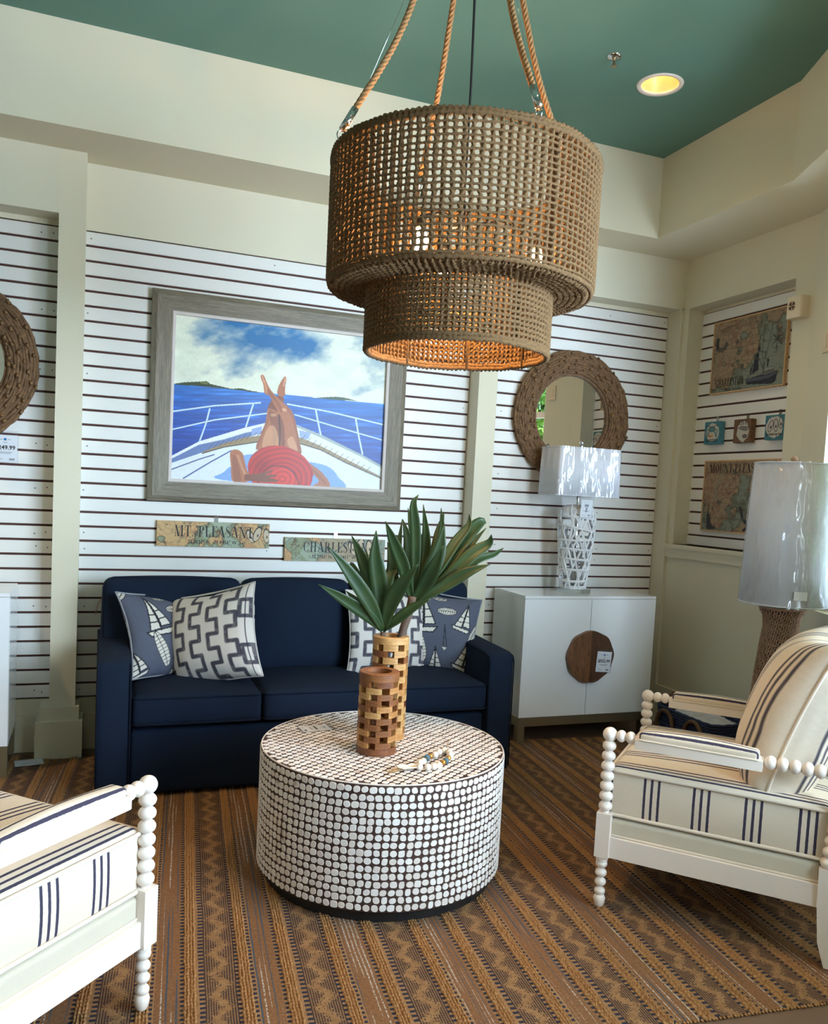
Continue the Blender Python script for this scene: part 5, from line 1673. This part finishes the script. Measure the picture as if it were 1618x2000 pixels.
# ---------------------------------------------------------------- small block signs
M['tealwood'] = mat_wood('teal painted wood', srgb(52,112,134), srgb(84,146,164), (3,3,9), 12, .6, .2)
M['brownwood'] = mat_wood('brown stained wood', srgb(84,56,36), srgb(132,92,60), (2,2,8), 12, .6, .25)
def block_sign(label, px, py, woodm, bg, artf, words):
    th = .040
    c = onx(px, py, XS-th)
    s = .142
    o = right_thing('block_sign', label, 'sign', c[1], c[2]-s/2, 'small wooden block signs in the niche')
    obj('block', MB().box(-s/2, s/2, -th, -.003, 0, s), woodm, o)
    n = 90
    U, V = np.meshgrid(np.linspace(0,1,n), np.linspace(0,1,n))
    A = Art(U, V, bg); A.c *= (.85+.3*fbm(U*3, V*22, 3, 3))[...,None]
    artf(A)
    obj('painted_face', front_grid(-s/2+.0008, s/2-.0008, .0008, s-.0008, -th-.0005, n, n, A.c.reshape(-1,3)*.85), M['mapprint'], o, True)
    for txt, x0, w_, z_, h_, font in words:
        if font: L = letters(txt, w_*s, h_*s, (x0-.5)*s, z_*s)
        else:
            T = textmesh(txt, h_*s*1.3, .0002, 1.0); k = w_*s/width_of(T)
            L = MB().ext(T, Matrix.Translation(((x0-.5)*s,0,z_*s)) @ Matrix.Diagonal((k,1,1,1)))
        obj('lettering', MB().ext(L, Matrix.Translation((0,-th-.0009,0))), M['ink'], o)
    b = MB().box(-.010, .010, -.0045, -.0015, s-.01, s+.035)
    obj('hanging_clip', b, M['clip'], o)
WH = srgb(206,200,188); DKI = srgb(44,42,52)
def splash(A, seed):
    d = np.hypot((A.X-.52)/.42, (A.Y-.50)/.40)+.35*(fbm(A.X*6, A.Y*6, 3, seed)-.5)
    A.mask(d < 1, WH)
def crab(A):
    splash(A, 2); TE = srgb(92,136,142)
    A.ell(.48,.66,.22,.13,TE); A.ell(.48,.66,.22,.13,TE)
    for s_ in (-1, 1):
        A.line([(.48+.2*s_,.66),(.48+.36*s_,.60),(.48+.30*s_,.42)], .05, TE); A.ell(.48+.29*s_,.36,.06,.10,TE,1,.3*s_)
        for k in range(3): A.line([(.48+.15*s_,.58-.03*k),(.48+(.30-.02*k)*s_,.50-.07*k)], .028, TE)
        A.line([(.48+.12*s_,.78),(.48+.3*s_,.84),(.48+.36*s_,.78)], .03, DKI)
    A.line([(.26,.66),(.36,.77),(.6,.77),(.7,.66),(.6,.56),(.36,.56),(.26,.66)], .018, DKI)
    A.ell(.42,.36,.2,.07,srgb(196,160,116)); A.line([(.3,.36),(.44,.34)], .03, srgb(170,70,48))
def fish(A):
    d = np.hypot((A.X-.55)/.34, (A.Y-.48)/.44)+.35*(fbm(A.X*6, A.Y*6, 3, 5)-.5); A.mask(d < 1, WH)
    A.poly([(.28,.62),(.42,.70),(.62,.68),(.82,.66),(.86,.54),(.7,.50),(.48,.54)], srgb(128,124,120)); A.line([(.28,.62),(.42,.70),(.62,.68),(.86,.66)], .02, DKI); A.line([(.28,.62),(.48,.54),(.72,.50),(.86,.52)], .02, DKI); A.line([(.6,.68),(.62,.52)], .015, DKI)
    A.ell(.68,.26,.15,.09,srgb(92,88,88)); A.line([(.55,.3),(.7,.34),(.82,.24)], .02, DKI)
def oys(A):
    d = np.hypot((A.X-.52)/.46, (A.Y-.52)/.44)+.3*(fbm(A.X*6, A.Y*6, 3, 7)-.5); A.mask(d < 1, WH)
    for cx, cy, rx, ry, rt in ((.30,.56,.13,.26,-.35),(.58,.58,.13,.27,.10),(.84,.66,.12,.24,.1)):
        A.ell(cx,cy,rx,ry,DKI,1,rt); A.ell(cx,cy,rx-.03,ry-.03,srgb(200,194,188),1,rt); A.ell(cx+.01,cy-.05,.04,.06,DKI,1,rt)
block_sign('teal block sign with a blue crab, leftmost of the three small signs', 1391.5, 845.5, M['tealwood'], srgb(66,128,148), crab, [('CHARLESTON', .12, .74, .10, .13, True)])
block_sign('brown block sign lettered LIFE, middle of the three small signs', 1450, 841.5, M['brownwood'], srgb(110,76,48), fish, [('LIFE', .30, .46, .76, .18, True)])
block_sign('teal block sign with three oysters, rightmost of the small signs', 1513, 834.5, M['tealwood'], srgb(60,124,138), oys, [('The World Is Your Oyster', .08, .88, .17, .12, False)])

# ---------------------------------------------------------------- wall and ceiling fittings
al = thing('alarm_sounder', 'cream plastic alarm sounder with a round grille beside the niche', 'alarm', (XF, -1.122, 2.503), -PI/2)
b = MB().prism([(-.052,-.048),(-.046,-.055),(.046,-.055),(.052,-.048),(.057,0),(-.057,0)], .0, .116)
M['plastic'] = mat_plain('cream plastic', srgb(222,208,182), .4, .02)
obj('case', b, M['plastic'], al)
g = MB()
for k in range(4): 
    a = PI/4*0+k*PI/2
    g.ext(MB().add([(0,0,0)]+[(.023*math.cos(t),0,.023*math.sin(t)) for t in np.linspace(a+.18,a+PI/2-.18,6)], [tuple(range(7))]), Matrix.Translation((-.012,-.0556,.066)))
obj('grille', g, M['wickerdark'], al)
obj('grille_ring', MB().ext(MB().tube([(.026*math.cos(t),0,.026*math.sin(t)) for t in np.linspace(0,2*PI,24,endpoint=False)], .0025, 6, True), Matrix.Translation((-.012,-.0556,.066))), M['plastic'], al, True)
sx, sy = bay(.215, -.006)
sw = thing('wall_switch', 'small cream switch plate at the right frame edge', 'switch', (sx, sy, 2.275), math.atan2(.383,-.924)+PI/2)
obj('plate', MB().box(-.035, .035, -.006, .005, 0, .115), M['plastic'], sw)
obj('rocker', MB().box(-.016, .016, -.010, -.006, .025, .09), M['plastic'], sw)

M['canglow'] = mat_emit('lit lamp inside the can', (1.0,.66,.30,1), 16.0)
M['canrefl'] = mat_plain('gold reflector', srgb(244,216,160), .35, .04, metal=.3)
def downlight(label, x, y, power):
    o = thing('ceiling_light', label, 'ceiling light', (x, y, ZT), 0, 'recessed ceiling lights')
    obj('trim_ring', MB().lathe([(.090,.004),(.092,-.004),(.110,-.006),(.113,.0),(.113,.004)], 48), M['white'], o, True)
    obj('reflector', MB().lathe([(.092,-.003),(.070,.10),(.050,.12)], 48), M['canrefl'], o, True)
    obj('lamp', MB().lathe([(.001,.085),(.030,.086),(.052,.112),(.052,.122)], 32), M['canglow'], o, True)
    l = bpy.data.lights.new('downlight', 'SPOT'); l.energy = power; l.color = (1.0,.70,.42); l.spot_size = R_(105); l.spot_blend = .7; l.shadow_soft_size = .06
    lo = bpy.data.objects.new('downlight', l); COL.objects.link(lo); lo.parent = o; lo.location = (0,0,.05)
CAN_LABELS = ('lit recessed ceiling light with a white ring near the sprinkler', 'recessed ceiling light out of frame above the left armchair',
              'recessed ceiling light out of frame left of the sofa', 'recessed ceiling light out of frame over the coffee table', 'recessed ceiling light out of frame behind the viewer')
for lb, (x_, y_), pw in zip(CAN_LABELS, CANS, (32, 14, 130, 20, 50)): downlight(lb, x_, y_, pw)
spk = thing('fire_sprinkler', 'small chrome fire sprinkler on the green ceiling', 'sprinkler', (2.193,-1.263,ZT-.045))
obj('escutcheon', MB().lathe([(.012,.036),(.030,.037),(.034,.043),(.034,.0455)], 24), M['chrome'], spk, True)
obj('body', MB().lathe([(.001,-.002),(.008,0),(.008,.012),(.005,.014),(.005,.028),(.010,.032),(.010,.044)], 14), M['champagne'], spk, True)
obj('deflector', MB().lathe([(.001,-.003),(.015,-.003),(.015,-.001),(.001,-.001)], 16), M['champagne'], spk)
# ---------------------------------------------------------------- woven rope chandelier
CC = np.array([1.1187, -2.0919])
ZB, ZM, ZH = 1.916, 2.120, 2.520           # bottom, underside of the big drum, top
RB, RS = .437, .304
M['weave'] = mat_plain('twisted seagrass', srgb(104,76,42), .85, .75, 150, .9, 520)
M['abaca'] = mat_plain('abaca rope', srgb(146,106,64), .85, .25, 60, .5, 300)
M['bulb'] = mat_emit('glowing bulb', (1.0,.56,.22,1), 800.0)
ch = thing('pendant_chandelier', 'two-tier woven rope drum chandelier hanging on four ropes', 'chandelier', (CC[0], CC[1], ZB))
def ring(R, z, r, n=208, wv=.0013, k=6):
    pts = []; rad = []
    for i in range(n):
        a = 2*PI*i/n
        pts.append((R*math.cos(a), R*math.sin(a), z+.0010*math.sin(i*1.7)+wv*math.sin(a*7+z*90)+wv*.6*math.sin(a*19+z*40)))
        rad.append(r*(1+.30*(-1)**i))
    return MB().tube(pts, rad, k, True)
kn = MB()
for s in (-1, 1):      # two crossing twisted strands
    kn.tube([(s*.0056,-.001,-.0112),(s*.0022,-.0052,-.005),(-s*.0026,-.0058 if s>0 else -.0018,.003),(-s*.0050,0,.0112)], [.0034,.0050,.0050,.0034], 5)
kn.tube([(-.0005,.0035,-.011),(.001,.005,0),(-.0005,.0035,.011)], [.0034,.0048,.0034], 5)
KN = kn.mesh('weave_knot', M['weave'], True)
rest = MB(); items = []
cam2 = math.atan2(CAM_P[1]-CC[1], CAM_P[0]-CC[0])
NB, NS = 104, 100
rows_b = np.linspace(ZM+.012, ZH-.012, 21); pitch = rows_b[1]-rows_b[0]
for j in range(len(rows_b)-1):
    obj('woven_ring', MB().ext(ring(RB+.0045, rows_b[j]-ZB, .0046)), M['weave'], ch, True)
    for i in range(NB):
        a = 2*PI*(i+.5*0)/NB
        items.append((abs((a-cam2+PI) % (2*PI)-PI), a, RB, (rows_b[j]+pitch/2)-ZB, 0, 1.0))
for z, r in ((ZH-.006, .0105), (ZH+.004,.009)): obj('rim_ring', ring(RB, z-ZB, r, 300), M['weave'], ch, True)
obj('rim_ring', ring(RB-.004, ZM+.002-ZB, .0085, 300), M['weave'], ch, True)
# underside annulus
for k, R in enumerate(np.linspace(RS+.012, RB-.022, 6)):
    obj('woven_ring', ring(R, ZM-.004-ZB, .0062), M['weave'], ch, True)
    for i in range(int(2*PI*R/.021)):
        a = 2*PI*i/int(2*PI*R/.021)
        items.append((9, a, R, ZM-.004-ZB, 1, 1.0))
rows_s = np.linspace(ZB+.016, ZM-.008, 12); ps = rows_s[1]-rows_s[0]
for j in range(len(rows_s)):
    obj('woven_ring', ring(RS+.003, rows_s[j]-ZB, .0058), M['weave'], ch, True)
    if j < len(rows_s)-1:
        for i in range(NS):
            items.append((8, 2*PI*i/NS, RS, rows_s[j]+ps/2-ZB, 0, .92))
for z, r in ((ZB+.002,.0095),(ZB+.012,.0085)): obj('rim_ring', ring(RS, z-ZB, r, 240), M['weave'], ch, True)
items.sort(key=lambda t: t[0])
rgk = random.Random(3)
for n_, (_, a, R, z, flat, sk) in enumerate(items):
    if n_ < 300:
        a += rgk.uniform(-.004,.004)
        o = link('weave_knot', KN, ch, (R*math.cos(a), R*math.sin(a), z+rgk.uniform(-.0015,.0015)), (0, rgk.uniform(-.22,.22), a+PI/2))
        o.scale = (rgk.uniform(.85,1.2)*rgk.choice((-1,1)), 1, rgk.uniform(.95,1.1))
    else:
        Mx = Matrix.Translation((R*math.cos(a), R*math.sin(a), z)) @ Matrix.Rotation(a+PI/2, 4, 'Z')
        if flat: Mx = Mx @ Matrix.Rotation(PI/2, 4, 'X')
        Mx = Mx @ Matrix.Rotation(rgk.uniform(-.22,.22), 4, 'Y') @ Matrix.Diagonal((sk*(-1 if rgk.random()<.5 else 1),1,sk,1))
        rest.ext(kn, Mx)
o = obj('more_weave', rest, M['weave'], ch, True); o['kind'] = 'stuff'
# vertical wrapped ribs
for i in range(8):
    a = 2*PI*(i+.3)/8
    obj('rib', MB().tube([(RB*math.cos(a)*.985, RB*math.sin(a)*.985, ZM-ZB), (RB*math.cos(a)*.985, RB*math.sin(a)*.985, ZH-ZB)], .007, 7), M['weave'], ch, True)
    obj('rib', MB().tube([(RS*math.cos(a)*.98, RS*math.sin(a)*.98, 0), (RS*math.cos(a)*.98, RS*math.sin(a)*.98, ZM-ZB), (RB*math.cos(a)*.98, RB*math.sin(a)*.98, ZM-ZB+.002)], .006, 7), M['weave'], ch, True)
# hanging ropes: three twisted strands each, steel crimp and ring at the rim
er = np.array([.933,-.359]); ef = np.array([.359,.933])
for dg in (205, 295, 113, 25):
    t = R_(dg); d = er*math.cos(t)+ef*math.sin(t)
    p0 = np.array([RB*d[0], RB*d[1], ZH+.035-ZB]); p1 = np.array([.03*d[0], .03*d[1], ZT-.03-ZB])
    S = spline([p0, p0*.62+p1*.38+np.array([-.018*d[0],-.018*d[1],-.03]), p0*.3+p1*.7, p1], 60)
    T = np.gradient(S, axis=0); T /= np.linalg.norm(T,axis=1,keepdims=True)
    n1 = np.cross(T, (0.2,.9,.1)); n1 /= np.linalg.norm(n1,axis=1,keepdims=True); n2 = np.cross(T, n1)
    rp = MB()
    S2 = spline(S[::6], 130); T = np.gradient(S2, axis=0); T /= np.linalg.norm(T,axis=1,keepdims=True)
    n1 = np.cross(T, (0.2,.9,.1)); n1 /= np.linalg.norm(n1,axis=1,keepdims=True); n2 = np.cross(T, n1)
    for k in range(3):
        ph = np.linspace(0, 2*PI*18, 130)+2*PI*k/3
        rp.tube(S2+.0052*(np.cos(ph)[:,None]*n1+np.sin(ph)[:,None]*n2), .0060, 6)
    ro = obj('hanging_rope', rp, M['abaca'], ch, True)
    obj('crimp', MB().tube([p0, p0+(S[4]-p0)*1.1], .0115, 12), M['chrome'], ro, True)
    c = p0-np.array([0,0,.018])
    obj('steel_ring', MB().tube([tuple(c+np.array([d[0]*.0,d[1]*.0,0])+.016*(math.cos(q)*np.array([d[0],d[1],0])+math.sin(q)*np.array([0,0,1]))) for q in np.linspace(0,2*PI,20,endpoint=False)], .0022, 6, True), M['chrome'], ro, True)
obj('power_cord', MB().tube(spline([(0,0,2.42-ZB),(.003,0,2.8-ZB),(-.002,0,3.2-ZB),(0,0,ZT-ZB)], 16), .0045, 8), M['dark'], ch, True)
obj('ceiling_canopy', MB().lathe([(1e-4,ZT-ZB-.035),(.055,ZT-ZB-.03),(.06,ZT-ZB)], 32), M['dark'], ch, True)
# thin safety wires beside two of the ropes
for dg in (205, 295):
    t = R_(dg); d = er*math.cos(t)+ef*math.sin(t)
    obj('safety_wire', MB().tube([(RB*d[0]*.99, RB*d[1]*.99, ZH-ZB), (.05*d[0], .05*d[1], ZT-ZB)], .0009, 5), M['chrome'], ch, True)
# lamp cluster
sp = MB(); sp.tube([(0,0,2.42-ZB),(0,0,2.30-ZB)], .008, 8)
BUL = [(-.158,-.020,2.262),(.262,-.040,2.252),(.02,.20,2.262)]
for bx, by, bz in BUL: sp.tube([(0,0,2.34-ZB),(bx*.5,by*.5,2.37-ZB),(bx,by,2.34-ZB),(bx,by,bz+.045-ZB)], .006, 8)
obj('lamp_arms', sp, M['dark'], ch, True)
for bx, by, bz in BUL:
    so2 = obj('socket', MB().lathe([(1e-4,.05),(.016,.05),(.016,.078),(1e-4,.08)], 14, (bx,by,bz-ZB-.01)), M['dark'], ch, True)
    obj('bulb', MB().lathe([(1e-4,-.032),(.018,-.027),(.029,-.010),(.029,.006),(.020,.026),(.013,.042),(1e-4,.045)], 18, (bx,by,bz-ZB)), M['bulb'], so2, True)

# ---------------------------------------------------------------- loose tags
zt = TOPZ+.0005
a = onz(588,1425,zt)
price_tag('clear-sleeved price tag lying on the shell-tiled coffee table', .078, .118, '', Matrix.Translation((a[0],a[1],zt+.0014)) @ Matrix.Rotation(R_(-84),4,'Z') @ Matrix.Rotation(-PI/2,4,'X'), dot=True)
a = onz(58,1496,0)
price_tag('white paper tag lying on the rug beside the left column', .13, .09, '', Matrix.Translation((a[0],a[1],.004)) @ Matrix.Rotation(R_(8),4,'Z') @ Matrix.Rotation(-PI/2,4,'X'))
# ---------------------------------------------------------------- trees outside the first bay window (seen in the mirror)
def mat_foliage():
    mt, nt, b = new_mat('sunlit foliage')
    geo = nt.nodes.new('ShaderNodeNewGeometry')
    c = ramp(nt, geo.outputs['Random Per Island'], [(0.0, srgb(44,84,30)), (.5, srgb(86,132,46)), (1.0, srgb(140,176,78))])
    nt.links.new(c, b.inputs['Base Color']); b.inputs['Roughness'].default_value = .6
    b.inputs['Transmission Weight'].default_value = 0.0
    return mt
M['foliage'] = mat_foliage()
def tree(label, x, y, h, r, seed):
    g = np.random.default_rng(seed)
    o = thing('garden_tree', label, 'tree', (x, y, -.3), 0, 'trees outside the bay window')
    obj('trunk', MB().tube([(0,0,0),(.05,.03,h*.4),(0,.02,h*.75)], [.10,.07,.03], 8), M['bark'], o, True)
    n = 5200
    d = g.normal(size=(n,3)); d /= np.linalg.norm(d,axis=1,keepdims=True)
    P = d*(g.random((n,1))**.45)*np.array([r, r, h*.48])+np.array([0,0,h*.54])
    a = g.normal(size=(n,3)); a /= np.linalg.norm(a,axis=1,keepdims=True)
    b = np.cross(a, g.normal(size=(n,3))); b /= np.linalg.norm(b,axis=1,keepdims=True)
    s = g.uniform(.035,.075,(n,1))
    V = np.stack([P-a*s*1.5, P+b*s*.7, P+a*s*1.5, P-b*s*.7], 1).reshape(-1,3)
    mb = MB(); mb.v = V.tolist(); mb.f = [(4*i,4*i+1,4*i+2,4*i+3) for i in range(n)]; mb.mi = [0]*n
    c = obj('crown', mb, M['foliage'], o); c['kind'] = 'stuff'
for a in (('green tree outside the bay window, nearest the corner', 4.85, -1.30, 4.4, .66, 1), ('green tree outside the bay window, the middle of three', 5.05, -2.68, 4.8, .68, 2), ('green tree outside the bay window, farthest from the corner', 5.25, -4.06, 4.4, .66, 3)):
    tree(*a)
